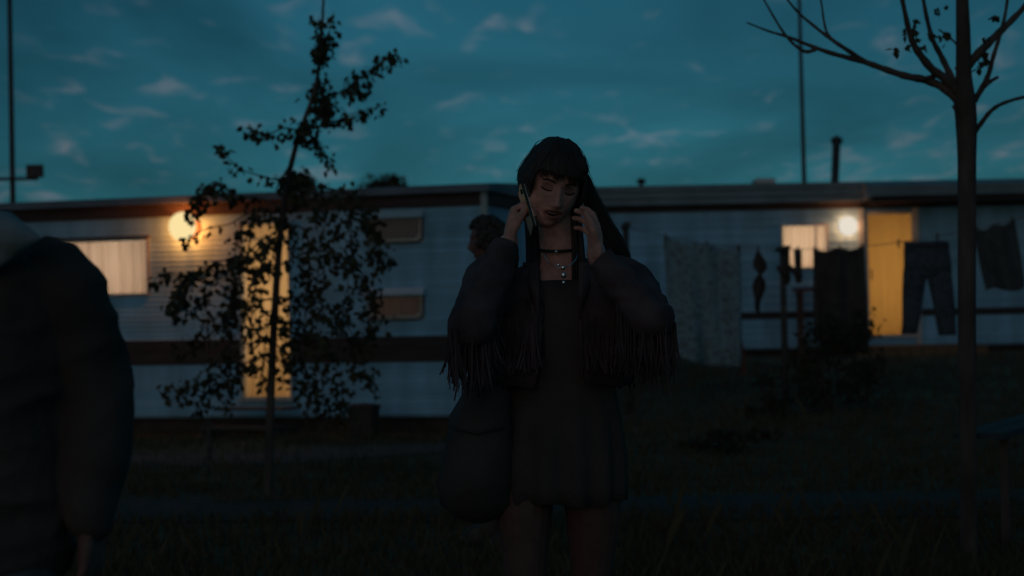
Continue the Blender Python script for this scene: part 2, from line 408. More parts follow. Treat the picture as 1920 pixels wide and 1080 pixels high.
# two top-hung windows
def rounded(x0, x1, z0, z1, r, y0, y1, n=6):
    prof = [(x0, z1), (x1, z1)] + [(x1 - r + r * math.cos(a), z0 + r + r * math.sin(a)) for a in [-math.pi / 2 * i / n for i in range(n + 1)]] + [(x0 + r + r * math.cos(a), z0 + r + r * math.sin(a)) for a in [-math.pi / 2 - math.pi / 2 * i / n for i in range(n + 1)]]
    return MB().loft([[Vector((x, y1, z)) for x, z in prof], [Vector((x, y0, z)) for x, z in prof]])
grey_net = cloth_lit('grey net curtain', (.42, .44, .52))
red_curtain = cloth_lit('dull red curtain', (.46, .33, .33))
for k, u in enumerate((u1, u2)):
    hgt = u[3] - u[2]; zr = u[3] - .075
    wf = obj('window', MB().loft([[Vector((x, y, z)) for y, z in ((.0, zr), (-.115, zr), (-.12, zr + .012), (-.0, u[3] + .012))] for x in (u[0] - .015, u[1] + .015)]), mat('pale window hood', (.55, .72, .82), .5, .1), home)
    ra = rounded(u[0] + .045, u[1] - .045, u[2] + .045, zr - .02, .075, -.010, .0); rb = rounded(u[0] - .004, u[1] + .004, u[2] - .004, zr + .002, .004, -.010, .0)
    nr = len(ra.v) // 2
    fr = MB().add(ra.v[nr:] + rb.v[nr:] + ra.v[:nr] , [(j, (j + 1) % nr, nr + (j + 1) % nr, nr + j) for j in range(nr)] + [(j, (j + 1) % nr, 2 * nr + (j + 1) % nr, 2 * nr + j) for j in range(nr)])
    obj('frame', fr, alu, wf)
    tilt = Matrix.Translation((0, -.016, zr)) @ Matrix.Rotation(R(-4), 4, 'X') @ Matrix.Translation((0, .016, -zr))
    pn = rounded(u[0] + .005, u[1] - .005, u[2] + .002, zr - .004, .06, -.022, -.016)
    pn.v = [tilt @ v for v in pn.v]
    obj('pane', pn, GLASS, wf, sm=False)
    bt = MB().tube([tilt @ Vector((u[0] + .02, -.025, u[2] + .03)), tilt @ Vector((u[0] + .06, -.025, u[2] + .006)), tilt @ Vector((u[1] - .06, -.025, u[2] + .006)), tilt @ Vector((u[1] - .02, -.025, u[2] + .03)), tilt @ Vector((u[1] - .007, -.025, u[2] + .07)), tilt @ Vector((u[1] - .004, -.022, zr - .01))], .009, 6)
    obj('seal', bt, rubber, wf)
    obj('curtain', curtain(u[0], u[1], u[2], u[3], .06, 4, .01, 20 + k), (grey_net, red_curtain)[k], wf, sm=True)
    room(home, *u, .5, lining)
    inside_light(home, u[0] + .2, .45, u[2] + .2, (1, .6, .35), (.014, .06)[k], .3, .2)
# ---- wall lamps
def wall_lamp(px, py, rad, lfun, M4, label, k, col, power, bulb):
    x, z = lfun(px, py)
    loc = M4 @ Vector((x, -.03, z))
    t = thing('wall_lamp', label, 'lamp', loc, M4.to_euler().z, 'round lamps on the mobile home walls')
    n = 24
    base = MB().loft([[Vector((math.cos(2 * math.pi * j / n) * r, y, math.sin(2 * math.pi * j / n) * r)) for j in range(n)] for r, y in ((rad * .84, .03), (rad * .85, .012), (rad * .8, .006), (.05, .004), (.018, -.004), (.016, -.075))])
    obj('base', base, mat('dull grey lamp plate', (.10, .085, .08), .8, .2), t)
    arms = MB()
    for q in range(3):
        a_ = q * 2.094 + .5
        arms.tube([(math.cos(a_) * .04, 0, math.sin(a_) * .04), (math.cos(a_) * rad * .9, -.15, math.sin(a_) * rad * .9)], .004, 6)
    obj('bracket', arms, white_frame, t)
    dome = MB().loft([[Vector((math.cos(2 * math.pi * j / 36) * rad * math.cos(q), -.15 - rad * .55 * math.sin(q), math.sin(2 * math.pi * j / 36) * rad * math.cos(q))) for j in range(36)] for q in [math.pi / 2 * i / 10 * .985 for i in range(11)]])
    obj('globe', dome, emitter('lit globe ' + str(px), col, k), t, sm=True)
    ld = bpy.data.lights.new('bulb', 'POINT'); ld.energy = power; ld.color = bulb; ld.shadow_soft_size = .02
    lo = bpy.data.objects.new('bulb', ld); C.objects.link(lo); lo.parent = t; lo.location = (0, -.118, 0)
    return t
T1M = ROOTM[home.name]
wall_lamp(356, 426, .160, l1, T1M, 'round glowing warm lamp on the wall between the pale lit window and the birch', 1.0, (.97, .76, .36), 20, (1, .22, .028))

# step below the left door
cx = (dr[0] + dr[1]) / 2
st = thing('door_step', 'low dark step below the lit door behind the birch trunk', 'step', T1M @ Vector((cx, -.5, 0)), A1)
for zz in (.12, .30):
    for j in range(3):
        yy = -.30 + j * .10 if zz < .2 else .02 + j * .10
        obj('plank', MB().box(-.42, .42, yy, yy + .093, zz - .025, zz), mat('weathered plank', (.10, .085, .075), .85, .3, 6, .3, 30, stretch=(.2, 2, 2)), st)
for s_ in (-1, 1):
    obj('side_board', MB().box(s_ * .40 - .015, s_ * .40 + .015, -.28, .33, -.03, .094), mat('weathered plank', (.1, .1, .1)), st)

# bin beside the home
pb = at(683, 795, 18.6)
bn = thing('waste_bin', 'dark squat bin standing against the lower pale siding', 'bin', (pb.x, pb.y, 0), A1)
b = MB()
b.loft([[Vector((sx * w_, sy * w_ * .9, z)) for sx, sy in ((-1, -1), (1, -1), (1, 1), (-1, 1))] for w_, z in ((.11, 0), (.13, .3))])
obj('body', b, rubber, bn)
obj('lid', MB().loft([[Vector((sx * w_, sy * w_ * .9, z)) for sx, sy in ((-1, -1), (1, -1), (1, 1), (-1, 1))] for w_, z in ((.145, .302), (.145, .325), (.09, .35))]), rubber, bn)

# ---- the far home, on the right
Y2 = 27.9; G2 = .52
o2 = Vector((0.0, Y2, G2))
def l2(px, py):
    ray = at(px, py, 1.0) - CAM
    p = CAM + ray * ((Y2 - CAM.y) / ray.y)
    return p.x, p.z - G2
home2 = thing('mobile_home', 'long grey mobile home with porch roof and yellow lit door behind the washing', 'mobile home', o2, 0, 'mobile homes')
T2M = ROOTM[home2.name]
X0, X1 = l2(905, 400)[0], 11.5
za = l2(1300, 350)[1]; zb = l2(1300, 384)[1]; zc = l2(1300, 397)[1]; ze1 = l2(1430, 585)[1]; ze0 = l2(1430, 598)[1]; zz0 = l2(1400, 652)[1]
w2 = (l2(1467, 424)[0], l2(1548, 424)[0], l2(1508, 501)[1], l2(1508, 424)[1])
d2 = (l2(1628, 500)[0], l2(1711, 500)[0], l2(1668, 627)[1], l2(1668, 402)[1])
holes2 = [w2, d2]
siding(home2, X0, X1, ze1, zc, 12, holes2, wall_grey, .016)
siding(home2, X0, X1, zz0, ze0, 4, holes2, wall_grey, .016)
for (q0, q1, s0, s1) in split_row(X0, X1, ze0, ze1, holes2):
    obj('belt_panel', MB().box(q0, q1, -.022, .012, s0 + .001, s1 - .001), dark_brown, home2)
obj('painted_eave_shadow', MB().box(X0, X1, -.025, .012, zc + .001, zb - .001), dark_brown, home2)  # dark strip painting in the shadow line under the gutter
gt = MB()
zg = [zb + (za - zb) * t for t in (0, .3, .36, .68, .74, .98)]
gt.box(X0 - .05, X1, -.16, .012, zg[0], zg[1]).box(X0 - .05, X1, -.13, .012, zg[1] + .001, zg[2]).box(X0 - .05, X1, -.18, .012, zg[2] + .001, zg[3]).box(X0 - .05, X1, -.14, .012, zg[3] + .001, zg[4]).box(X0 - .05, X1, -.2, .012, zg[4] + .001, zg[5])
obj('gutter', gt, mat('grey gutter', (.24, .30, .35), .5, .15, 3), home2)
obj('wall', MB().box(X0, X0 + .02, .02, 3, zz0, za - .02).box(X1 - .02, X1, .02, 3, zz0, za - .02).box(X0, X1, 3, 3.02, zz0, za - .02).box(X0, X1, .02, 3, zz0 - .03, zz0 - .002), wall_grey, home2)
roof2 = obj('roof', MB().loft([[Vector((x, y, za + z)) for y, z in ((-.21, -.012), (-.21, .012), (1.5, .12), (3.1, 0), (3.1, -.012))] for x in (X0 - .1, X1 + .1)]), roof_metal, home2)
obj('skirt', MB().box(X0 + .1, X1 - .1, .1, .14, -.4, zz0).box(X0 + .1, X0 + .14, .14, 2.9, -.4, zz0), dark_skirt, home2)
wn = obj('window', ring_frame(*w2, .03, -.035, .02), white_frame, home2)
obj('pane', MB().box(w2[0], w2[1], -.006, -.002, w2[2], w2[3]), GLASS, wn)
obj('curtain', curtain(w2[0], w2[1], w2[2], w2[3], .09, 6, .018, 5), cloth_lit('cream net curtain', (.86, .66, .50)), wn, sm=True)
xg = w2[0] + (w2[1] - w2[0]) * .76
obj('glazing_bar', MB().box(xg - .012, xg + .012, -.02, .012, w2[2], w2[3]), white_frame, wn)
room(home2, *w2, .9, lining)
inside_light(home2, (w2[0] + w2[1]) / 2, .85, (w2[2] + w2[3]) / 2, (1, .92, .82), 5.8, .6, .5)
dn = obj('door', ring_frame(*d2, .05, -.03, .02), white_frame, home2)
obj('pane', MB().box(d2[0], d2[1], -.006, -.002, d2[2], d2[3]), GLASS, dn)
obj('blind', curtain(d2[0], d2[1], d2[2], d2[3], .06, 3, .004, 4), cloth_lit('mustard door blind', (.72, .46, .17)), dn, sm=True)
obj('handle', MB().box(d2[0] + .03, d2[0] + .05, -.06, -.031, d2[2] + .85, d2[2] + 1.0), rubber, dn)
room(home2, *d2, .9, lining)
inside_light(home2, (d2[0] + d2[1]) / 2, .85, (d2[2] + d2[3]) / 2, (1, .72, .40), 6.2, .6, 1.6)
# porch: corner posts and a canopy over the door
xp = l2(1613, 400)[0]; xq = l2(1718, 420)[0]
obj('porch_trim', MB().box(xp - .04, xp + .04, -.06, -.0225, zz0, zc - .002), pale_trim, home2)
obj('porch_trim', MB().box(xq - .035, xq + .035, -.07, -.0225, zz0, zc - .002), white_frame, home2)
zp1 = l2(1700, 342)[1]; zp0 = l2(1700, 372)[1]
pr = MB().loft([[Vector((x, y, z)) for y, z in ((-.75, zp0), (-.78, zp0 + .16), (-.2, zp1), (-.2, zp0 - .02))] for x in (xp + .02, X1 + .05)])
obj('porch_roof', pr, mat('grey gutter', (.2, .2, .2)), home2)
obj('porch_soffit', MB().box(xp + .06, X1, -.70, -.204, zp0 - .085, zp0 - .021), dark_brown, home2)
# roof furniture
fx, fz = l2(1578, 340)
fl = obj('flue_pipe', MB().tube([(fx, .6, za + .02), (fx + .045, .6, za + .72)], .062, 14), mat('dark steel flue', (.05, .055, .06), .5, .2, 8), home2)
obj('cap', MB().tube([(fx + .045, .6, za + .68), (fx + .05, .6, za + .76)], .092, 14).tube([(fx + .05, .6, za + .761), (fx + .052, .6, za + .80)], [.07, .02], 14), MATS['dark steel flue'], fl)
vx = l2(1205, 345)[0]
vt = obj('roof_vent', MB().tube([(vx, .3, za), (vx, .3, za + .09)], .03, 10).ball((vx, .3, za + .12), (.075, .075, .05), 12, 8), rubber, home2)
kx = l2(1437, 338)[0]
sk = obj('skylight', MB().box(kx - .15, kx + .15, .1, .5, za + .02, za + .075), white_frame, home2)
obj('lid', MB().loft([[Vector((kx + sx * w_, .3 + sy * w_, z)) for sx, sy in ((-1, -1), (1, -1), (1, 1), (-1, 1))] for w_, z in ((.17, za + .077), (.17, za + .10), (.12, za + .125))]), mat('opal skylight lid', (.75, .66, .66), .4, .05), sk)
wall_lamp(1586, 425, .150, l2, T2M, 'round lit lamp between the small bright window and the yellow door', 1.0, (.80, .72, .60), 6, (1, .36, .12))
# bench below the lit window
bx0, bz = l2(1478, 541); bx1 = l2(1600, 541)[0]
bp = T2M @ Vector(((bx0 + bx1) / 2, -.6, 0))
bench = thing('narrow_table', 'narrow reddish wooden table standing under the small lit window', 'table', bp, 0)
hw = (bx1 - bx0) / 2
for j in range(4):
    obj('plank', MB().box(-hw, hw, -.22 + j * .11, -.12 + j * .11, bz - .06, bz), mat('reddish wood', (.17, .075, .055), .7, .3, 6, .2, 30, stretch=(.2, 2, 2)), bench)
for sx in (-1, 1):
    for sy in (-1, 1):
        obj('leg', MB().box(sx * (hw - .08) - .025, sx * (hw - .08) + .025, sy * .16 - .025, sy * .16 + .025, -.05, bz - .061), MATS['reddish wood'], bench)
# deck below the yellow door
dk = T2M @ Vector(((d2[0] + d2[1]) / 2 + .1, -1.0, 0))
deck = thing('wooden_deck', 'brown wooden deck in front of the yellow lit door', 'deck', dk, 0)
zd = d2[2] - .16
pine = mat('brown deck wood', (.22, .12, .07), .75, .3, 5, .3, 30, stretch=(.2, 2, 2))
for j in range(8):
    obj('plank', MB().box(-.95, .95, -.62 + j * .19, -.62 + j * .19 + .178, zd - .03, zd), pine, deck)
for j in range(10):
    obj('skirt_board', MB().box(-.95 + j * .19, -.95 + j * .19 + .18, -.655, -.625, -.1, zd - .032), pine, deck)
for sx in (-.9, .9):
    for yy in (-.55, .7):
        obj('leg', MB().box(sx - .04, sx + .04, yy - .04, yy + .04, -.12, zd - .031), pine, deck)

# ------------------------------------------------------------------ masts behind the homes
steel = mat('dark mast steel', (.09, .06, .06), .6, .2)
p0 = at(24, 370, 24.5); p1 = at(17, -60, 24.5)
ms = thing('mast', 'tall dark mast with a floodlight arm behind the pale blue home', 'mast', (p0.x, p0.y, 0), 0)
ax = (p1 - p0).normalized(); gp = p0 - ax * (p0.z / ax.z)
obj('pole', MB().tube([gp, p0, p1], [.045, .038, .03], 10), steel, ms, world=True, sm=True)
obj('arm', MB().tube([at(-30, 336, 24.4), at(72, 335, 24.4)], .022, 8), steel, ms, world=True)
fc = at(66, 321, 24.4)
fd = MB().loft([[fc + Vector((sx * a, y, sz * b_)) for sx, sz in ((-1, -1), (1, -1), (1, 1), (-1, 1))] for a, b_, y in ((.07, .06, .1), (.11, .085, .02), (.11, .085, -.05))])
f_ = obj('floodlight', fd, steel, ms, world=True)
obj('bracket', MB().tube([fc + Vector((0, 0, -.12)), fc + Vector((0, 0, -.05))], .02, 8), steel, f_, world=True)
p0 = at(1508, 345, 32); p1 = at(1497, -60, 32)
ax = (p1 - p0).normalized(); gp = p0 - ax * ((p0.z - .5) / ax.z)
m2 = thing('mast', 'slim plain mast rising behind the grey home beside the flue', 'mast', (gp.x, gp.y, gp.z), 0)
obj('pole', MB().tube([gp, p0, p1], [.05, .042, .03], 10), steel, m2, world=True, sm=True)
obj('base', MB().box(gp.x - .15, gp.x + .15, gp.y - .15, gp.y + .15, gp.z - .05, gp.z + .08), mat('grey block', (.1, .1, .1)), m2, world=True)

# ------------------------------------------------------------------ vegetation
def leaf(mb, p, size, q, d=None):
    """a folded four-point leaf hanging from p"""
    d = d or Vector((q.uniform(-.6, .6), q.uniform(-.6, .6), q.uniform(-1.0, .1))).normalized()
    s = d.orthogonal().normalized(); s.rotate(Quaternion(d, q.random() * 6.28)); n = d.cross(s)
    a = p + d * size * .38; tip = p + d * size
    mb.add([p, a + s * size * .37 + n * size * .1, tip, a - s * size * .37 + n * size * .1, p + d * size * .75 + s * size * .22, p + d * size * .75 - s * size * .22], [(0, 1, 4, 2), (0, 2, 5, 3)])
def spline(P, n):
    P = [Vector(p) for p in P]; out_ = []
    for i in range(len(P) - 1):
        a, b, c, d = P[max(i - 1, 0)], P[i], P[i + 1], P[min(i + 2, len(P) - 1)]
        for k in range(n):
            t = k / n
            out_.append(.5 * ((2 * b) + (c - a) * t + (2 * a - 5 * b + 4 * c - d) * t * t + (3 * b - a - 3 * c + d) * t ** 3))
    return out_ + [P[-1]]

birch_bark = mat('birch bark', (.12, .09, .08), .85, .5, 9, .4, 40, stretch=(1, 1, .4))
birch_leaf = mat('birch leaf', (.075, .068, .035), .75, .4, 3)
DB = 12.5
bq = random.Random(4)
tp = [at(x, y, DB) for x, y in ((500, 948), (504, 880), (507, 760), (511, 660), (516, 570), (522, 480), (530, 400), (540, 335), (556, 270), (572, 222), (590, 170), (600, 110), (604, 55), (606, 10), (610, -50))]
def leaf_parts(mb, n, parent, m, zmin):
    """the n leaves of mb that show largest above zmin become parts of their own; returns the rest"""
    k = len(mb.v) // 6; L_ = [[v.copy() for v in mb.v[i * 6:i * 6 + 6]] for i in range(k)]
    order = sorted((i for i in range(k) if L_[i][0].z > zmin), key=lambda i: -(L_[i][2] - L_[i][0]).length)[:n]
    pick = set(order)
    for i in order: obj('leaf', MB().add(L_[i], [(0, 1, 4, 2), (0, 2, 5, 3)]), m, parent, world=True)
    rest = MB()
    for i in range(k):
        if i not in pick: rest.add(L_[i], [(0, 1, 4, 2), (0, 2, 5, 3)])
    return rest
birch = thing('birch_tree', 'young leafy birch with drooping twigs in front of the lit curtained door', 'tree', (tp[0].x, tp[0].y, 0), 0)
tp[0].z = -.05
tpp = spline(tp, 4)
obj('trunk', MB().tube(tpp, [.030 * (1 - .88 * i / (len(tpp) - 1)) + .003 for i in range(len(tpp))], 8), birch_bark, birch, world=True, sm=True)
lv = MB(); nb = 0
# branch paths in photo pixels, leaf count per branch, spread (m)
BR = [
 ([(548, 300), (525, 335), (490, 330), (450, 316), (418, 285), (415, 268)], 34, .035),
 ([(532, 395), (490, 372), (440, 366), (405, 340), (378, 365), (362, 395)], 70, .055),
 ([(436, 366), (410, 345), (395, 352), (372, 380), (350, 400)], 45, .05),
 ([(563, 248), (535, 240), (500, 252), (478, 246), (466, 240)], 40, .045),
 ([(570, 230), (565, 238), (575, 246)], 55, .06),
 ([(592, 170), (598, 150), (604, 190), (600, 215)], 100, .075),
 ([(598, 205), (630, 178), (660, 160), (682, 140), (712, 118), (747, 97)], 75, .045),
 ([(660, 160), (668, 150), (675, 165), (668, 180)], 30, .05),
 ([(600, 222), (625, 228), (655, 216), (690, 205), (726, 196)], 42, .035),
 ([(568, 255), (590, 258), (605, 280), (618, 310)], 38, .04),
 ([(600, 130), (596, 100), (600, 70), (596, 30)], 44, .04),
 ([(602, 120), (616, 90), (618, 62), (626, 20)], 34, .04),
 ([(545, 320), (552, 330), (560, 350), (545, 365)], 60, .07),
 ([(534, 390), (580, 380), (610, 400), (600, 470), (592, 560), (596, 640)], 120, .09),
 ([(528, 420), (570, 430), (580, 480), (572, 560), (570, 660), (580, 740)], 150, .10),
 ([(536, 365), (600, 352), (660, 366), (694, 400), (704, 450), (706, 500)], 130, .075),
 ([(520, 500), (590, 470), (660, 490), (692, 540), (702, 590), (690, 640)], 120, .075),
 ([(660, 366), (690, 420), (716, 470), (735, 482)], 40, .05),
 ([(516, 560), (580, 560), (640, 600), (672, 650), (690, 720)], 110, .08),
 ([(514, 600), (560, 610), (610, 660), (640, 720), (640, 775)], 130, .09),
 ([(512, 640), (550, 680), (590, 730), (600, 780)], 80, .08),
 ([(530, 410), (490, 405), (458, 420), (442, 470), (438, 540), (440, 620)], 130, .06),
 ([(524, 460), (480, 460), (445, 520), (428, 600), (432, 690), (425, 760)], 110, .07),
 ([(520, 510), (460, 480), (400, 495), (350, 515), (310, 512), (285, 530)], 45, .04),
 ([(400, 495), (368, 520), (345, 550), (330, 590)], 70, .06),
 ([(350, 515), (335, 545), (318, 575)], 40, .045),
 ([(460, 480), (420, 500), (395, 540), (372, 580)], 45, .05),
 ([(516, 560), (450, 570), (400, 600), (370, 630), (345, 650)], 60, .07),
 ([(513, 640), (440, 650), (390, 690), (350, 720), (315, 738)], 60, .06),
 ([(512, 660), (440, 690), (390, 720), (375, 770)], 75, .07),
 ([(530, 400), (470, 400), (430, 420), (385, 430), (352, 450), (345, 462)], 14, .03),
 ([(524, 440), (500, 470), (482, 520), (480, 580), (478, 640)], 60, .05),
 ([(520, 500), (490, 500), (465, 560), (470, 620), (480, 690)], 45, .05),
 ([(516, 560), (505, 600), (495, 660), (490, 720)], 34, .05),
 ([(514, 590), (530, 600), (536, 650), (530, 720)], 45, .045),
 ([(526, 430), (508, 440), (490, 470), (470, 480)], 26, .04),
 ([(560, 350), (640, 390), (660, 450), (650, 540), (640, 600)], 100, .08),
]
for pts, cnt, spr in BR:
    dd = bq.uniform(-.45, .45)
    P = [at(x, y, DB + dd * min(1, i / 2)) for i, (x, y) in enumerate(pts)]
    sp = spline(P, 5)
    obj('branch', MB().tube(sp, [.0075 * (1 - .8 * i / (len(sp) - 1)) for i in range(len(sp))], 5), birch_bark, birch, world=True, sm=True)
    for i in range(int(cnt * 1.55)):
        t = bq.random() ** .75 * (len(sp) - 1.001) ; k = int(t); p = sp[k].lerp(sp[k + 1], t - k)
        p = p + Vector((bq.gauss(0, spr * .6), bq.gauss(0, spr), bq.gauss(-spr * .4, spr * .6)))
        leaf(lv, p, bq.uniform(.036, .070), bq)
# a few leaves of every drooping twig seen against the lit door
for i in range(40):
    p = at(bq.uniform(455, 545), bq.choice((bq.uniform(480, 620), bq.uniform(540, 742))), DB + bq.uniform(-.3, .3))
    leaf(lv, p, bq.uniform(.035, .055), bq)
lv = leaf_parts(lv, 300, birch, birch_leaf, 2.2)
obj('foliage', lv, birch_leaf, birch, world=True, kind='stuff')

# bare young tree on the right
DT = 8.5
bark = mat('grey brown bark', (.12, .085, .075), .9, .4, 10, .6, 60, stretch=(1, 1, .35))
tq = random.Random(9)
tpts = [(1818, 1105, 17), (1816, 950, 16), (1815, 800, 16.5), (1813, 600, 17), (1813, 420, 17), (1813, 300, 17.5), (1812, 235, 20), (1809, 190, 21), (1807, 140, 15), (1806, 60, 13.5), (1803, -40, 11), (1800, -160, 6)]
sc = DT / FPX
P = [at(x, y, DT) for x, y, r_ in tpts]; P[0].z = -.06
tree = thing('bare_young_tree', 'nearly bare young tree with a slim trunk beside the hanging jeans', 'tree', (P[0].x, P[0].y, 0), 0)
sp = spline(P, 5); rad = [tpts[min(int(i / 5), len(tpts) - 1)][2] * (1 - (i % 5) / 5) + tpts[min(int(i / 5) + 1, len(tpts) - 1)][2] * ((i % 5) / 5) for i in range(len(sp))]
obj('trunk', MB().tube(sp, [r_ * sc for r_ in rad], 14), bark, tree, world=True, sm=True)
TB = [
 ([(1803, 195), (1770, 165), (1735, 150), (1700, 143), (1660, 130), (1620, 116), (1560, 100), (1520, 86), (1480, 70), (1440, 58), (1400, 42)], 9, 1.3, 0),
 ([(1530, 92), (1512, 97), (1492, 86), (1470, 62), (1444, 20), (1405, -50)], 4, 1.4, 0),
 ([(1625, 118), (1592, 96), (1562, 76), (1528, 50), (1490, 16), (1440, -50)], 5, 1.5, .0),
 ([(1568, 80), (1552, 64), (1545, 40), (1540, 5), (1530, -50)], 3, 1.3, 0),
 ([(1802, 182), (1775, 150), (1748, 130), (1722, 98), (1708, 70), (1696, 20), (1680, -60)], 10, 3.5, -.15),
 ([(1758, 140), (1730, 148), (1700, 146)], 5, 3, -.1),
 ([(1796, 172), (1779, 135), (1764, 104), (1748, 72), (1735, 20), (1722, -60)], 7.5, 3, .15),
 ([(1796, 85), (1780, 70), (1760, 55)], 2.5, 1.5, .1),
 ([(1812, 125), (1838, 97), (1862, 72), (1895, 40), (1930, 0), (1960, -60)], 10, 4, .2),
 ([(1826, 190), (1843, 162), (1854, 138), (1862, 108), (1873, 72), (1886, 20), (1895, -60)], 6, 2.6, .1),
 ([(1845, 162), (1858, 152), (1872, 144)], 5, 2.5, .0),
 ([(1826, 250), (1842, 228), (1858, 208), (1880, 194), (1920, 182), (1990, 168)], 5, 2.5, 0),
 ([(1790, 205), (1786, 198)], 3, 2, 0), ([(1798, 130), (1790, 128)], 3, 2, 0),
]
for pts, r0, r1, dd in TB:
    P = [at(x, y, DT + dd * i / len(pts)) for i, (x, y) in enumerate(pts)]
    sp = spline(P, 5)
    obj('branch', MB().tube(sp, [(r0 + (r1 - r0) * i / (len(sp) - 1)) * sc * (1 + .08 * math.sin(i * 1.7)) for i in range(len(sp))], 8), bark, tree, world=True, sm=True)
lv = MB()
for x, y, n_ in ((1680, 92, 3), (1698, 82, 3), (1724, 72, 4), (1733, 84, 3), (1768, 72, 5), (1700, 62, 4), (1775, 60, 4), (1840, 112, 3), (1846, 98, 4), (1836, 126, 3), (1850, 70, 3), (1715, 40, 6), (1760, 20, 6), (1860, 30, 5), (1720, 60, 3), (1748, 66, 3)):
    for i in range(n_):
        leaf(lv, at(x + tq.gauss(0, 4), y + tq.gauss(0, 4), DT + tq.uniform(-.1, .2)), tq.uniform(.03, .05), tq)
leaf_parts(lv, 300, tree, birch_leaf, 0)

def shrub(name, label, c, rx, ry, rz, n, size, seed, stems=5):
    q = random.Random(seed)
    t = thing(name, label, 'shrub', c, 0)
    b, s_ = MB(), MB()
    for i in range(stems):
        a = q.random() * 6.28
        s_.tube([(0.05 * math.cos(a), .05 * math.sin(a), -.03), (rx * .3 * math.cos(a), ry * .3 * math.sin(a), rz * .7), (rx * .6 * math.cos(a), ry * .6 * math.sin(a), rz * 1.5)], [.014, .01, .004], 5)
    cl_ = [Vector((q.gauss(0, .45) * rx, q.gauss(0, .45) * ry, rz * (.25 + 1.5 * q.random()))) for _ in range(max(10, n // 45))]
    for i in range(n):
        k = q.choice(cl_); leaf(b, k + Vector((q.gauss(0, .16) * rx, q.gauss(0, .16) * ry, q.gauss(0, .14) * rz)), size * q.uniform(.6, 1.2), q)
    obj('stem', s_, bark, t, sm=True); obj('foliage', b, mat('shrub leaf', (.055, .052, .03), .8, .4, 3), t, kind='stuff')
    return t
def gpos(px, d):
    p = at(px, 600, d); return Vector((p.x, p.y, height(p.x, p.y)))
shrub('garden_shrub', 'bushy dark shrub below the hanging dark skirt', gpos(1555, 18.3), .42, .4, .52, 1500, .06, 3)
shrub('low_plant', 'low spreading plant on the grass below the patterned sheet', gpos(1370, 15.2), .42, .3, .10, 500, .07, 6, 3)
shrub('low_plant', 'small tufty plant at the foot of the clothes post', gpos(1440, 18.0), .22, .2, .22, 260, .06, 7, 3)

# tree tops beyond the roof
def far_tree(px, ytop, wpx, hpx, d, label, seed):
    q = random.Random(seed); top = at(px, ytop, d); k = d / FPX
    t = thing('distant_tree', label, 'tree', (top.x, top.y, 0), 0)
    zc_ = top.z - hpx * k * .5
    obj('trunk', MB().tube([(0, 0, -.1), (.1, 0, zc_ * .6), (0, 0, zc_)], [.16, .11, .05], 8), bark, t, sm=True)
    b = MB(); cl_ = [Vector((q.uniform(-1, 1) * wpx * k * .42, q.uniform(-1, 1) * wpx * k * .4, zc_ + q.gauss(-.2, .42) * hpx * k * .5)) for _ in range(34)]
    for i in range(1500):
        c_ = q.choice(cl_); leaf(b, c_ + Vector((q.gauss(0, .13) * wpx * k, q.gauss(0, .13) * wpx * k, q.gauss(0, .16) * hpx * k)), .18, q)
    obj('foliage', b, birch_leaf, t, kind='stuff')
far_tree(556, 322, 52, 60, 55, 'small rounded tree top above the roof behind the birch', 1)
far_tree(718, 322, 66, 56, 58, 'wide flat tree top above the roof right of the birch', 2)

# stake by the path, red marker, plank
wood = mat('weathered plank', (.1, .085, .075))
gp = at(388, 600, 15.6); gp.z = 0
lone('stake', MB().tube([gp + Vector((0, 0, -.05)), gp + Vector((.0, 0, .33))], [.022, .018], 8).ball(gp + Vector((0, 0, .34)), .024, 8, 6), wood, gp, 'short dark stake in the grass beside the pink gravel path', 'stake')
gp = gpos(1391, 22.5)
lone('marker_stake', MB().loft([[gp + Vector((sx * w_ - .05 * z / .5, sy * w_, z)) for sx, sy in ((-1, -1), (1, -1), (1, 1), (-1, 1))] for w_, z in ((.045, -.05), (.045, .36), (.03, .46))]), mat('faded red paint', (.22, .09, .065), .7, .4, 14, .3, 30), gp, 'short reddish wooden stake below the patterned sheet corner', 'stake')
q0, q1 = at(1836, 812, 9.0), at(2010, 762, 11.2)
pc = (q0 + q1) / 2
lb = thing('low_bench', 'low pale plank bench on the grass right of the bare tree', 'bench', (pc.x, pc.y, 0), math.atan2(q1.y - q0.y, q1.x - q0.x))
hl = (q1 - q0).length / 2; hz = pc.z
pp = mat('pale painted plank', (.065, .072, .08), .9, .15, 6, .2, 30, stretch=(.3, 1, 1))
tl = math.atan2(q1.z - q0.z, math.hypot(q1.x - q0.x, q1.y - q0.y)) * .0
for j in range(2):
    obj('plank', MB().box(-hl, hl, -.12 + j * .13, .0 + j * .13, hz - .03, hz), pp, lb)
for sx in (-1, 1):
    for yy in (-.09, .10):
        obj('leg', MB().box(sx * (hl - .15) - .02, sx * (hl - .15) + .02, yy - .02, yy + .02, -.05, hz - .031), bark, lb)

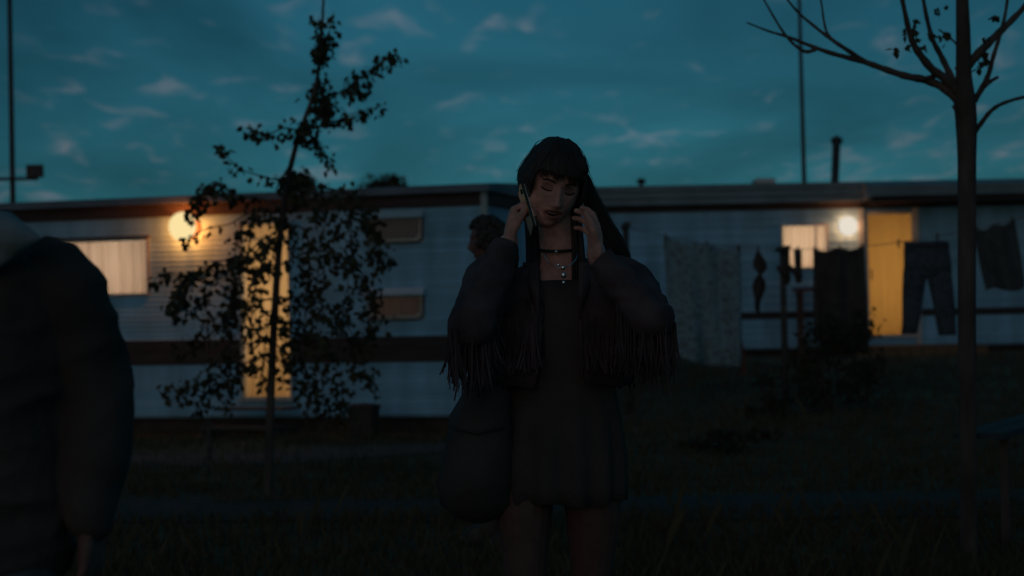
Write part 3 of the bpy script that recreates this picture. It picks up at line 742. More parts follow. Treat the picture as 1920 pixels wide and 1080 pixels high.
# ------------------------------------------------------------------ washing
LD = 19.3
def post(px, top, d, label):
    p = at(px, top, d); g_ = height(p.x, p.y)
    t = thing('clothes_post', label, 'post', (p.x, p.y, g_), 0, 'posts of the clothes line')
    obj('pole', MB().tube([(0, 0, -.1), (0, 0, p.z - g_ + .03)], [.04, .034], 10), wood, t, sm=True)
    obj('crossbar', MB().box(-.03, .03, -.35, .35, p.z - g_ - .02, p.z - g_ + .025), wood, t)
    return p
a = post(1173, 424, LD, 'dark clothes post rising just behind the left shoulder of the woman')
b_ = post(1467, 467, LD, 'thin dark clothes post rising below the small bright window')
c_ = post(1960, 396, 17.0, 'dark clothes post at the end of the line beyond the bare tree')
def lp(px):
    """point on the sagging line under pixel column px"""
    if px < 1467: t = (px - 1173) / (1467 - 1173); A, B = a, b_
    else: t = (px - 1467) / (1960 - 1467); A, B = b_, c_
    q = A.lerp(B, t); q.z -= (.06 if px < 1467 else .10) * 4 * t * (1 - t)
    return q
lone('clothes_line', MB().tube([lp(1173 + i * (1960 - 1173) / 60) for i in range(61)], .004, 5), mat('line cord', (.2, .2, .2), .8), lp(1173), 'thin sagging clothes line carrying the washing across the garden', 'line')
def hang(px0, px1, ybot0, ybot1, seed, amp=.02, nu=30, nv=30, edge=None):
    """cloth pegged to the line between two pixel columns, down to the given pixel rows"""
    q = random.Random(seed); ph = [q.random() * 6.28 for _ in range(4)]
    def f(u, v):
        top = lp(px0 + (px1 - px0) * u)
        zb_ = at(px0 + (px1 - px0) * u, ybot0 + (ybot1 - ybot0) * u, top.y).z
        s = amp * 1.9 * (math.sin(u * 9 + ph[0] + 1.6 * v) + .6 * math.sin(u * 21 + ph[1] - v * 1.7) + .4 * math.sin(v * 6 + ph[2] + u * 3)) * (.45 + .55 * v)
        z = top.z + (zb_ - top.z) * v - .028 * math.sin(u * math.pi * 2) ** 2 * (1 - v) ** 2 + .025 * math.sin(u * 6 + ph[3]) * v * v
        p = Vector((top.x, top.y + s, z))
        if edge: p.x += edge(u, v)
        return p
    return MB().sheet(f, nu, nv)
def sheet_mat():
    m = mat('patterned sheet cloth', (.16, .22, .24), .9, .2, 4)
    t = m.node_tree; bs = t.nodes['Principled BSDF']
    tcn = t.nodes.new('ShaderNodeTexCoord'); vo = t.nodes.new('ShaderNodeTexNoise'); vo.inputs['Scale'].default_value = 11; vo.inputs['Detail'].default_value = 3; vo.inputs['Distortion'].default_value = 2.2
    t.links.new(tcn.outputs['Object'], vo.inputs['Vector'])
    rp = t.nodes.new('ShaderNodeMapRange'); rp.inputs[1].default_value = .50; rp.inputs[2].default_value = .58
    t.links.new(vo.outputs[0], rp.inputs[0])
    mx = t.nodes.new('ShaderNodeMix'); mx.data_type = 'RGBA'; mx.inputs[6].default_value = (.26, .38, .45, 1); mx.inputs[7].default_value = (.17, .20, .21, 1)
    t.links.new(rp.outputs[0], mx.inputs[0]); t.links.new(mx.outputs[2], bs.inputs['Base Color'])
    return m
def pegs(t, cols):
    for x in cols:
        p = lp(x); obj('peg', MB().box(p.x - .008, p.x + .008, p.y - .012, p.y + .012, p.z - .05, p.z + .03), wood, t, world=True)
def laundry(name, label, cat, px, parts):
    r0 = lp(px); t = thing(name, label, cat, (r0.x, r0.y, r0.z), 0, 'washing on the clothes line')
    for nm, mb_, m_ in parts: obj(nm, mb_, m_, t, world=True, sm=True, solid=.006)
    return t
dark_cloth = mat('black cotton', (.085, .065, .06), .95, .25, 8, .2, 60)
t = laundry('bed_sheet', 'large faded leaf patterned sheet hanging beside the woman', 'sheet', 1315, [('cloth', hang(1243, 1389, 672, 692, 1, .028, edge=lambda u, v: .06 * v * (1 - u) - .03 * v * u), sheet_mat())])
pegs(t, (1248, 1325, 1385))
# hooded top shape, gathered in the middle
def waist(u, v):
    ks = (.12, .55, .95, 1.0, .30, .85, 1.0, .75, .5, .45, .4); f = v * (len(ks) - 1.001); i = int(f); k = ks[i] + (ks[i + 1] - ks[i]) * (f - i)
    return (u - .5) * -.15 * (1 - k) * 1.15 + .02 * math.sin(v * 5)
t = laundry('hung_garment', 'slim dark twisted garment hanging alone left of the clothes post', 'garment', 1421, [('cloth', hang(1408, 1434, 586, 590, 2, .015, 12, 30, edge=waist), dark_cloth)])
pegs(t, (1421,))
for k, (px, yb, lab) in enumerate(((1474, 535, 'dark sock hanging right beside the clothes post'), (1499, 532, 'dark sock hanging against the small lit window'))):
    s0 = lp(px); zb_ = at(px, yb, s0.y).z
    k_ = thing('sock', lab, 'sock', s0, 0, 'washing on the clothes line')
    L_ = s0.z - zb_
    ring = lambda c, w_, h_: [s0 + Vector((c[0] + math.cos(6.283 * j / 10) * w_, math.sin(6.283 * j / 10) * .012, c[1] + math.sin(6.283 * j / 10) * h_ * 0)) for j in range(10)]
    obj('leg', MB().loft([ring((0, 0), .042, 0), ring((0, -L_ * .5), .038, 0), ring((.004, -L_ * .8), .042, 0), ring((.006, -L_ * .98), .028, 0)]), dark_cloth, k_, world=True, sm=True)
    obj('foot', MB().tube([s0 + Vector((0, 0, -L_ * .72)), s0 + Vector((-.05, 0, -L_ * .62)), s0 + Vector((-.085, 0, -L_ * .5))], [.038, .034, .022], 10, True), dark_cloth, k_, world=True, sm=True)
    pegs(k_, (px,))
t = laundry('hanging_skirt', 'wide black skirt hanging between the small window and the yellow door', 'skirt', 1585, [('cloth', hang(1530, 1634, 640, 660, 5, .03, edge=lambda u, v: .05 * v * (u - .35)), dark_cloth)])
pegs(t, (1534, 1585, 1630))
# jeans: waistband block and two legs
denim = mat('dark blue denim', (.085, .09, .11), .9, .3, 20, .3, 150)
J0, J1 = 1694, 1776
def jleg(x0t, x1t, x0b, x1b, yt, yb, seed):
    q = random.Random(seed); ph = q.random() * 6
    rings = []
    for i in range(13):
        v = i / 12; xa, xb = x0t + (x0b - x0t) * v, x1t + (x1b - x1t) * v; y = yt + (yb - yt) * v
        dep = lp((J0 + J1) / 2).y
        l_, r_ = at(xa, y, dep), at(xb, y, dep); c = (l_ + r_) / 2; hw_ = (r_ - l_).length / 2
        rings.append([c + Vector((math.cos(6.283 * j / 16) * hw_, math.sin(6.283 * j / 16) * .045 + .015 * math.sin(v * 7 + ph), .004 * math.sin(j + v * 14))) for j in range(16)])
    return MB().loft(rings)
r0 = lp(1735); jn = thing('jeans', 'dark blue jeans hanging by the waistband beside the yellow lit door', 'jeans', r0, 0, 'washing on the clothes line')
obj('seat', jleg(J0 + 1, J1 + 4, J0 - 1, J1 + 10, 462, 520, 1), denim, jn, world=True, sm=True)
obj('leg', jleg(J0 - 1, J0 + 46, J0 - 4, J0 + 26, 508, 626, 2), denim, jn, world=True, sm=True)
obj('leg', jleg(J0 + 42, J1 + 9, J0 + 66, J1 + 18, 508, 628, 3), denim, jn, world=True, sm=True)
obj('waistband', jleg(J0, J1 + 3, J0 + 1, J1 + 4, 453, 464, 1), denim, jn, world=True, sm=True)
pegs(jn, (1700, 1772))
t = laundry('hanging_towel', 'grey towel slung on the line right of the bare tree', 'towel', 1885, [('cloth', hang(1838, 1908, 547, 538, 7, .02, edge=lambda u, v: .09 * v), mat('grey towel', (.085, .095, .10), .95, .2, 12, .4, 120))])
pegs(t, (1842, 1905))

# ------------------------------------------------------------------ people
def skin_mat(name, base):
    m = mat(name, base, .48, .2, 38, .35, 420)
    return m
skin = skin_mat('fair skin', (.68, .33, .27))
lip_m = mat('dark red lips', (.37, .14, .125), .42, .1)
tights = mat('dark sheer tights', (.15, .075, .062), .7, .15, 30)
mouth_m = mat('mouth inside', (.05, .015, .015), .6, .1)
shade_m = mat('eye make-up and socket shade', (.36, .165, .14), .6, .1)  # make-up colour, darkened to paint in the shade of the eye sockets
hair_m = mat('near black hair', (.04, .03, .028), .5, .3, 60, stretch=(1, 1, .1))
teeth_m = mat('teeth', (.42, .36, .32), .4, .05)

def face_frame(center, yaw, pitch, roll, fwd):
    """head axes: x = picture right for a face seen from the front, y = where the face looks, z = crown"""
    f = Vector(fwd).normalized(); z = Vector((0, 0, 1)); x = z.cross(f).normalized()
    # x points to the viewer's right when the face looks at the viewer
    B = Matrix(((x.x, f.x, z.x), (x.y, f.y, z.y), (x.z, f.z, z.z)))
    Rm = Matrix.Rotation(yaw, 3, 'Z') @ Matrix.Rotation(roll, 3, 'Y') @ Matrix.Rotation(pitch, 3, 'X')
    return Matrix.Translation(Vector(center)) @ (B @ Rm).to_4x4()
def G(x, s): return math.exp(-(x / s) ** 2)
def head_local(dx, dy, dz, female=True):
    jaw = 1.0
    if dz < 0: jaw = 1 - (.27 if female else .24) * (-dz) ** 1.8
    x = .0755 * dx * jaw
    z = .117 * dz
    if dy > 0:
        y = .091 * dy ** .82
        if dz < -.2: y *= 1 + .12 * min(1, (-dz - .2) / .6)
    else:
        y = .102 * dy
        if dz < 0: y *= 1 - .35 * (-dz) ** 1.2
    if dy > .15:
        w = min(1, (dy - .15) / .3)
        a = abs(x)
        y += w * (.007 * G(a - .022, .02) * G(z - .033, .012))                # brow
        y -= w * (.0125 * G(a - .031, .017) * G(z - .010, .014))             # sockets
        y += w * (.0055 * G(a - .031, .011) * G(z - .007, .007))             # lids
        t = max(0, min(1, (.024 - z) / .055))
        if z < .03 and z > -.048: y += w * (.004 + .022 * t ** 1.3) * G(x, .0085 + .004 * t) * (1 if z > -.034 else max(0, (z + .048) / .014))
        y += w * .008 * G(a - .011, .007) * G(z + .031, .007)                 # nostril wings
        y += w * .005 * G(a - .042, .02) * G(z + .018, .02)                   # cheeks
        y += w * .0075 * G(x, .024) * (G(z + .052, .006) + 1.05 * G(z + .0725, .0065))
        y -= w * .013 * G(x, .019) * G(z + .0622, .0056)                      # open mouth
        y += w * .007 * G(x, .02) * G(z + .098, .014)                         # chin
        y -= w * .004 * G(x, .025) * G(z + .083, .006)
    return Vector((x, y, z))
def head_into(mb, F, k=1.0, female=True):
    nu, nv = 120, 96; rings = []
    for i in range(nv + 1):
        th = math.pi * (.012 + .976 * i / nv)
        rings.append([F @ (head_local(math.sin(th) * math.cos(2 * math.pi * j / nu), math.sin(th) * math.sin(2 * math.pi * j / nu), -math.cos(th), female) * k) for j in range(nu)])
    mb.loft(rings)
    for s in (-1, 1):
        mb.ball(F @ (Vector((s * .074, -.008, -.008)) * k), Vector((.009, .017, .030)) * k, 12, 10, F.to_3x3())
def hand_into(mb, wrist, d, n, side, k=1.0, curl=(20, 25, 15), spread=4, thumb=(40, 20), vary=(0, 0, 0, 0)):
    """wrist point, d = along the hand, n = where the palm looks, side = +1/-1 picks the thumb side (d x n)"""
    d = Vector(d).normalized(); n = Vector(n); n = (n - d * n.dot(d)).normalized(); s = d.cross(n) * side
    W = Vector(wrist)
    lens = (.068, .077, .072, .055)
    for i in range(4):
        off = (1.5 - i) * .0195 * k
        kn = W + d * (.092 - .004 * abs(i - 1.2)) * k + s * off
        mb.tube([W + s * off * .62 - d * .012 * k, W + d * .045 * k + s * off * .9 - n * .002 * k, kn], [.0165 * k, .0155 * k, .0115 * k], 10, True)
        ang = math.radians(vary[i]); p = kn; l = lens[i] * k; r = (.0098, .0098, .0093, .0082)[i] * k
        dirv = d.copy(); spr = Quaternion(n, -side * math.radians((1.5 - i) * spread)); pts = [p - d * .01 * k, p]; rr = [r * 1.05, r * 1.05]
        for b, seg in enumerate((.45, .31, .24)):
            ang += math.radians(curl[b]); v = d * math.cos(ang) + n * math.sin(ang); v.rotate(spr)
            p = p + v * l * seg; pts.append(p); rr.append(r * (1, .92, .8)[b])
        mb.tube(pts, rr, 10, True)
    tb = W + d * .022 * k + s * .026 * k + n * .004 * k
    a0, a1 = math.radians(thumb[0]), math.radians(thumb[1])
    v0 = (d * math.cos(a0) + s * math.sin(a0) + n * .35).normalized(); v1 = (d * math.cos(a1) + s * math.sin(a1) * .6 + n * .45).normalized()
    mb.tube([tb - v0 * .015 * k, tb + v0 * .038 * k, tb + v0 * .038 * k + v1 * .030 * k, tb + v0 * .038 * k + v1 * .056 * k], [.016 * k, .0125 * k, .0115 * k, .0085 * k], 10, True)
def ering(c, s, f, a, b, n=28):
    return [c + s * (math.cos(6.28318 * j / n) * a) + f * (math.sin(6.28318 * j / n) * b) for j in range(n)]
def paint_face(me, F, k, root, female=True):
    """slots: 0 skin, 1 lips, 2 inside of the mouth, 3 eye make-up with painted socket shade"""
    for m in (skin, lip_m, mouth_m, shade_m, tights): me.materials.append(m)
    Fi = F.inverted(); idx = []
    for p in me.polygons:
        q = (Fi @ p.center) / k; a = 0
        if q.y > .055 and abs(q.x) < .06 and abs(q.z) < .12:
            if abs(q.x) < .024 and ((q.z + .0622) / .0056) ** 2 + (q.x / .0185) ** 2 < 1: a = 2
            elif ((q.z + .062) / .0145) ** 2 + (q.x / .0262) ** 2 < 1 and female: a = 1
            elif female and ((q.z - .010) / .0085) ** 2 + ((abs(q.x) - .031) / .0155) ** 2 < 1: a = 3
        if female and p.center.z < .98: a = 4
        idx.append(a)
    me.polygons.foreach_set('material_index', idx)
def arc_strip(F, k, pts, r, push=.001):
    return MB().tube([F @ (Vector((x, y + push, z)) * k) for x, y, z in pts], r, 6)
def face_y(x, z, female=True):
    """depth of the face surface at local x, z"""
    dz = max(-1, min(1, z / .117)); jaw = 1 - (.27 if female else .24) * (-dz) ** 1.8 if dz < 0 else 1
    dx = x / (.0755 * jaw); t = max(0.0, 1 - dz * dz - dx * dx)
    return head_local(dx, math.sqrt(t), dz, female).y

# ---------------- the woman with the phone
DW = 5.0
def wp(px, py, dd=0.0): return at(px, py, DW + dd)
base = wp(1048, 600); 
woman = thing('person', 'woman in a dark fringed jacket and short black dress talking on a phone', 'person', (base.x, base.y, 0), 0)
X, Yv, Z = Vector((1, 0, 0)), Vector((0, 1, 0)), Vector((0, 0, 1))
FW = face_frame(wp(1035, 346, -.01), R(-14), R(-19), R(11), (0, -1, 0))
body = MB()
head_into(body, FW)
body.tube([wp(1038, 392, .025), wp(1044, 440, .035), wp(1048, 505, .05)], [.050, .050, .060], 20)
rings = []
for y, a, b, dd in ((470, .050, .052, .04), (492, .066, .058, .045), (508, .115, .066, .05), (524, .165, .078, .05), (560, .172, .098, .04), (610, .158, .112, .03), (660, .142, .102, .03), (725, .125, .092, .03), (790, .158, .108, .03), (850, .178, .116, .03), (905, .172, .112, .03), (925, .13, .09, .03)):
    rings.append(ering(wp(1048, y, dd), X, Yv, a, b))
body.loft(rings)
for s, kx, ax, kd, ad in ((-1, 985, 984, -.06, -.02), (1, 1108, 1112, .02, .14)):
    hip = wp(1048 + s * 62, 870, .03); kn = wp(kx, 1102, kd); an = wp(ax, 1362, ad); an.z = .085
    body.tube([hip, hip.lerp(kn, .45) + Vector((s * .004, -.01, 0)), kn.lerp(hip, .08), kn, kn.lerp(an, .28) + Vector((0, .018, 0)), kn.lerp(an, .6) + Vector((0, .01, 0)), an], [.088, .076, .056, .052, .054, .042, .036], 18, True)
    body.tube([an + Vector((0, .03, -.03)), an + Vector((0, -.05, -.05)), an + Vector((s * .01, -.14, -.062))], [.036, .034, .024], 12, True)
SHL, SHR = wp(922, 528, .05), wp(1174, 530, .05)
ELL, ELR = wp(884, 604, -.22), wp(1222, 594, -.20)
WRL, WRR = wp(955, 452, -.09), wp(1117, 478, -.16)
for sh, el, wr in ((SHL, ELL, WRL), (SHR, ELR, WRR)):
    body.tube([sh, sh.lerp(el, .5), el, el.lerp(wr, .3), wr], [.050, .043, .037, .037, .026], 14, True)
# hand round the phone, palm towards her cheek
hand_into(body, WRL, (.14, .30, 1), (1, .12, -.05), -1, .94, curl=(52, 50, 30), spread=2, thumb=(24, 4), vary=(0, 4, 8, 14))
# raised open hand beside the neck
hand_into(body, WRR, (-.04, .62, 1), (-.85, -.25, 0), 1, .94, curl=(22, 34, 24), spread=5, thumb=(48, 26), vary=(-6, 0, 5, 12))
bm_ = remesh(body, .0032, 2, .5)
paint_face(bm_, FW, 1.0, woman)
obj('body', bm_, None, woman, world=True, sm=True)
# brows, lashes, teeth
for s in (-1, 1):
    obj('eyebrow', arc_strip(FW, 1, [(s * x, face_y(s * x, z), z) for x, z in ((.014, .024), (.024, .0285), (.036, .0295), (.048, .024))], [.0022, .003, .0026, .0012], .0008), hair_m, woman, world=True)
    obj('eyelash', arc_strip(FW, 1, [(s * x, face_y(s * x, z) + .001, z) for x, z in ((.018, .004), (.025, .0005), (.034, -.0005), (.044, .003), (.049, .0055))], [.001, .0022, .0026, .0024, .001], .0022), hair_m, woman, world=True)
tm = MB()
for i in range(6):
    x = (i - 2.5) * .0044; tm.box(x - .0021, x + .0021, .080, face_y(0, -.0622) + .001, -.0622, -.0585, FW)
obj('teeth', tm, teeth_m, woman, world=True)
# hair: cap, fringe over the brow, long lengths
hq = random.Random(2)
def scalp(th, ph, off):
    """th from crown down, ph round the head (0 = face)"""
    p = head_local(math.sin(th) * math.sin(ph), math.sin(th) * math.cos(ph), math.cos(th))
    p.x *= 1 + off * 13; p.y = p.y * (1 + off * 10.5); p.z = p.z * (1 + off * 8.5)
    return p
hb = MB()
def capf(u, v):
    ph = (u * 2 - 1) * math.pi; lim = 1.12 + .95 * smooth(.75, 1.35, abs(ph))
    return FW @ scalp(.02 + v * lim, ph, .0145 + .0009 * math.sin(ph * 23 + v * 3))
hb.sheet(capf, 140, 48)
for i in range(230):                                   # strands of the fringe
    ph = hq.uniform(-.82, .82); o_ = hq.uniform(.0125, .0155); e = 1.19 + hq.uniform(-.11, .12) + .10 * abs(ph)
    hb.tube([FW @ scalp(t, ph * (.75 + .25 * t / e), o_ * (1 if t < 1.05 else .9)) for t in (.12, .32, .55, .78, .95, 1.1, e)], [.001, .0020, .0023, .0024, .0023, .0017, .0004], 5)
Fi = FW.inverted()
for i in range(520):                                   # lengths: mostly swept to her left, some down in front of the right shoulder
    s = 1 if hq.random() < .64 else -1
    ph = s * hq.uniform(.95, 3.0); o_ = hq.uniform(.0115, .0165)
    front_ = hq.random() < .3
    g_ = hq.uniform(-1, 1); h_ = hq.random()
    pts = [FW @ scalp(t, ph * (.55 + .45 * min(1, t / 1.2)), o_) for t in ((.15, .45, .8, 1.1) if s > 0 and not front_ else (.15, .5, .9, 1.3, 1.65))]
    if s > 0:
        ends = [wp(1086 + 11 * g_, 322, .03 + .06 * h_), wp(1106 + 14 * g_, 368, .03 + .05 * h_), wp(1130 + 18 * g_, 420, .05 + .05 * h_), wp(1160 + 20 * g_, 478, .06 + .06 * h_), wp(1165 + 24 * g_, 560 + 60 * h_, .13 + .03 * g_), wp(1160 + 30 * g_, 640 + 90 * h_, .17 + .03 * g_)]
        if front_:
            ends = [wp(1080 + 6 * g_, 400, .0 + .05 * h_), wp(1084 + 9 * g_, 460, .0 + .05 * h_), wp(1086 + 12 * g_, 520, -.03 + .03 * h_), wp(1090 + 14 * g_, 580 + 50 * h_, -.075)]
    else:
        ends = [wp(994 + 7 * g_, 400, .04 + .05 * h_), wp(1000 + 12 * g_, 450, .03 + .04 * h_), wp(1003 + 14 * g_, 510, -.0 + .03 * h_), wp(1004 + 16 * g_, 570 + 20 * h_, -.075), wp(1002 + 18 * g_, 600 + 70 * h_, -.088)]
    sp = spline(pts[-2:] + ends, 3)
    P = pts[:-2] + sp
    n_ = len(P)
    hb.tube(P, [.0022 + .0028 * math.sin(math.pi * min(1, .15 + .85 * j / n_)) for j in range(n_)], 5)
for i in range(70):
    s = hq.choice((-1, 1, 1)); ph = s * hq.uniform(.7, 2.9); t0 = hq.uniform(.1, 1.0)
    q_ = [FW @ scalp(t0 + .22 * j, ph, .0155 + .0022 * j * hq.uniform(.2, 1.6)) for j in range(5)]
    hb.tube(spline(q_, 3), .0006, 4)
for i in range(36):
    g_ = .4 * hq.gauss(0, 1); h_ = hq.random()
    hb.tube(spline([FW @ scalp(1.05, 1.5, .016), wp(1092 + 14 * g_, 330, .03), wp(1110 + 18 * g_, 380, .05), wp(1134 + 22 * g_, 432, .07), wp(1160 + 24 * g_, 480 + 20 * h_, .1)], 4), .0006, 4)
obj('hair', hb, hair_m, woman, world=True, sm=True)
# black dress
black = mat('black dress cloth', (.10, .073, .068), .9, .1, 14, .4, 160)
dr_ = MB(); rings = []
for y, a, b, dd, k in ((508, .135, .075, .05, 0), (528, .172, .088, .05, 0), (566, .180, .112, .04, 0), (612, .168, .124, .03, 0), (662, .150, .112, .03, 0), (728, .150, .112, .03, .0), (790, .168, .124, .03, .004), (850, .180, .132, .03, .007), (905, .180, .134, .03, .009), (940, .178, .134, .03, .011)):
    c = wp(1050, y, dd)
    rings.append([c + X * (math.cos(6.28318 * j / 96) * (a + k * math.sin(j * .85))) + Yv * (math.sin(6.28318 * j / 96) * (b + k * math.sin(j * .85))) + Z * (.006 * math.sin(j * .3) if y == 940 else 0) for j in range(96)])
rings[0] = [p + Vector((0, 0, -.05 * max(0, -math.sin(6.28318 * j / 96)) * (1 - abs(math.cos(6.28318 * j / 96))))) for j, p in enumerate(rings[0])]
dr_.loft(rings, cap=False)
obj('dress', dr_, black, woman, world=True, sm=True, solid=.006)
# fringed jacket
suede = mat('dark plum suede', (.11, .074, .08), .95, .35, 9, .3, 120)
jk = MB(); rows = []
for y, a, b, dd, gap in ((486, .075, .075, .05, .055), (500, .105, .082, .05, .056), (516, .165, .092, .055, .054), (536, .205, .108, .055, .052), (575, .212, .134, .045, .050), (620, .200, .150, .035, .050), (670, .192, .146, .03, .056), (722, .196, .146, .03, .070)):
    c = wp(1048, y, dd); row = []
    g0 = math.asin(min(.95, gap / a))
    for j in range(61):
        an = -math.pi / 2 + g0 + (2 * math.pi - 2 * g0) * j / 60
        wv = 1 + .018 * math.sin(j * .9 + y * .02) * smooth(560, 720, y)
        row.append(c + X * math.cos(an) * a * wv + Yv * math.sin(an) * b * wv + Z * .006 * math.sin(j * .7) * smooth(640, 720, y))
    rows.append(row)
nn = 61
jk.add([p for r_ in rows for p in r_], [(i * nn + j, i * nn + j + 1, (i + 1) * nn + j + 1, (i + 1) * nn + j) for i in range(len(rows) - 1) for j in range(nn - 1)])
def crease(P, t):
    a = mnoise.noise(Vector((P.x * 9, P.y * 9, P.z * 24))); b = mnoise.noise(Vector((P.x * 22 + 5, P.y * 22, P.z * 40)))
    return (.5 - abs(a) * 1.6) * .55 + (.4 - abs(b)) * .25
def wrinkle(pts, rad, q, n=36, ns=60):
    """sleeve with folds"""
    sp = spline(pts, ns // (len(pts) - 1)); out_ = []
    m_ = len(sp)
    t0 = (sp[1] - sp[0]).normalized(); u = t0.orthogonal().normalized(); rings_ = []
    for i, p in enumerate(sp):
        tn = (sp[min(i + 1, m_ - 1)] - sp[max(i - 1, 0)]).normalized(); u = (u - tn * u.dot(tn)).normalized(); v = tn.cross(u)
        f = i / (m_ - 1) * (len(rad) - 1); k = min(int(f), len(rad) - 2); r_ = rad[k] + (rad[k + 1] - rad[k]) * (f - k)
        rings_.append([p + (u * math.cos(6.28318 * j / n) + v * math.sin(6.28318 * j / n)) * r_ * (.96 + .42 * crease(p + (u * math.cos(6.28318 * j / n) + v * math.sin(6.28318 * j / n)) * r_, i / m_)) for j in range(n)])
    return rings_
LE, RE = ELL, ELR
jk.loft(wrinkle([wp(945, 532, .055), SHL, SHL.lerp(LE, .55), LE + Vector((0, 0, -.01)), LE.lerp(WRL, .45), LE.lerp(WRL, .93)], [.082, .070, .060, .056, .047, .038], 0), cap=False)
jk.loft(wrinkle([wp(1150, 534, .055), SHR, SHR.lerp(RE, .55), RE + Vector((0, 0, -.01)), RE.lerp(WRR, .45), RE.lerp(WRR, .93)], [.082, .070, .060, .055, .046, .038], 1), cap=False)
jacket = obj('jacket', jk, suede, woman, world=True, sm=True, solid=.005)
# lapels
for s in (-1, 1):
    lpm = MB().sheet(lambda u, v: wp(1048 + s * (37 + 30 * u * (1 - .8 * v)), 492 + 105 * v, -.015 - .085 * smooth(0, .6, v) - .012 * math.sin(u * 3.1) + .03 * u), 6, 14)
    obj('lapel', lpm, suede, jacket, world=True, sm=True, solid=.005)
def strands(starts, lens, q, out_=0.0):
    b = MB()
    for p, l in zip(starts, lens):
        w_ = q.uniform(.0014, .0024); a = q.random() * 6.28; sx = Vector((math.cos(a) * w_, math.sin(a) * w_, 0)); th = Vector((-math.sin(a), math.cos(a), 0)) * .0008
        sw = Vector((q.gauss(0, .014), q.gauss(0, .014), 0))
        rings_ = []
        for i in range(5):
            t = i / 4; c = p + sw * t * t + Vector((0, 0, -l * t))
            rings_.append([c - sx - th, c + sx - th, c + sx + th, c - sx + th])
        b.loft(rings_)
    return b
fq = random.Random(3)
def sleeve_fringe(el, wr, sgn, n, r):
    P_, L_ = [], []
    for i in range(n):
        t = i / n * .62 - .02
        c = el.lerp(wr, t) + Vector((sgn * r * fq.uniform(-.35, .78), fq.uniform(-r, r) * .8, -r * .82))
        P_.append(c); L_.append(.150 * fq.uniform(.72, 1.12) + .05 * max(0, t))
    return strands(P_, L_, fq)
obj('fringe', sleeve_fringe(LE, WRL, -.9, 150, .060), suede, jacket, world=True, kind='stuff')
obj('fringe', sleeve_fringe(RE, WRR, .9, 150, .060), suede, jacket, world=True, kind='stuff')
def upper_fringe(sh, el, sgn, n):
    P_, L_ = [], []
    for i in range(n):
        t = .18 + .85 * fq.random(); c = sh.lerp(el, t); r = .080 - .020 * t; a = fq.uniform(-.35, 1.25)
        P_.append(c + Vector((sgn * math.cos(a) * r, -math.sin(a) * r * .9, -.25 * r)) * 1.03); L_.append(fq.uniform(.09, .17))
    return strands(P_, L_, fq)
obj('fringe', upper_fringe(SHL, LE, -1, 170), suede, jacket, world=True, kind='stuff')
obj('fringe', upper_fringe(SHR, RE, 1, 170), suede, jacket, world=True, kind='stuff')
P_, L_ = [], []
for i in range(220):
    s = -1 if i % 2 else 1; u = fq.random()
    xx = 1048 + s * (40 + 92 * u); P_.append(wp(xx, 588 + 14 * u + fq.uniform(-2, 2), .04 - .155 * math.sqrt(max(0, 1 - (u * .78) ** 2)) - .004)); L_.append(.15 * fq.uniform(.92, 1.05))
obj('fringe', strands(P_, L_, fq), suede, jacket, world=True, kind='stuff')
# jewellery
silver = mat('silver', (.75, .75, .77), .22, .05, metal=1.0)
gold = mat('gold', (.86, .55, .16), .2, .05, metal=1.0)
ck = obj('choker', MB().tube([wp(1043 + 36 * math.sin(a), 466 + 5 * math.cos(a), .04 - .062 * math.cos(a)) for a in [(-1.5 + 3.0 * i / 20) for i in range(21)]], .0045, 6), mat('black ribbon', (.03, .03, .03)), woman, world=True)
obj('charm', MB().ball(wp(1043, 472, -.030), .005, 10, 8), silver, ck, world=True, sm=True)
nk = obj('necklace', MB().tube([wp(1052 + 34 * math.sin(a), 462 + 40 * math.cos(a), .02 - .082 * math.cos(a)) for a in [(-1.5 + 3.0 * i / 30) for i in range(31)]], .0011, 5), silver, woman, world=True)
for x, y, r_ in ((1047, 497, .0042), (1056, 502, .006), (1057, 516, .0075), (1057, 530, .005)):
    obj('pendant', MB().ball(wp(x, y, -.085 - (y - 497) * .0004), (r_, r_ * .5, r_ * 1.15), 12, 8), silver, nk, world=True, sm=True)
for s, (x, y) in enumerate(((983, 366), (1097, 372))):
    obj('ear_stud', MB().ball(wp(x, y, -.035 if s == 0 else .02), (.0045, .004, .007), 10, 8), gold, woman, world=True, sm=True)
# boots
boot_m = mat('black boot leather', (.05, .04, .04), .45, .2)
for s, ax, ad in ((-1, 984, -.02), (1, 1112, .14)):
    an = wp(ax, 1362, ad)
    b = MB().tube([Vector((an.x, an.y, .27)), Vector((an.x, an.y, .12)), Vector((an.x, an.y, .06))], [.056, .050, .048], 16, True)
    b.loft([ering(Vector((an.x, an.y - .045, z)), X, Yv, a_, b_, 20) for z, a_, b_ in ((.0, .047, .135), (.03, .047, .135), (.07, .042, .115), (.10, .03, .06))])
    obj('boot', remesh(b, .006, 3), boot_m, woman, world=True, sm=True)
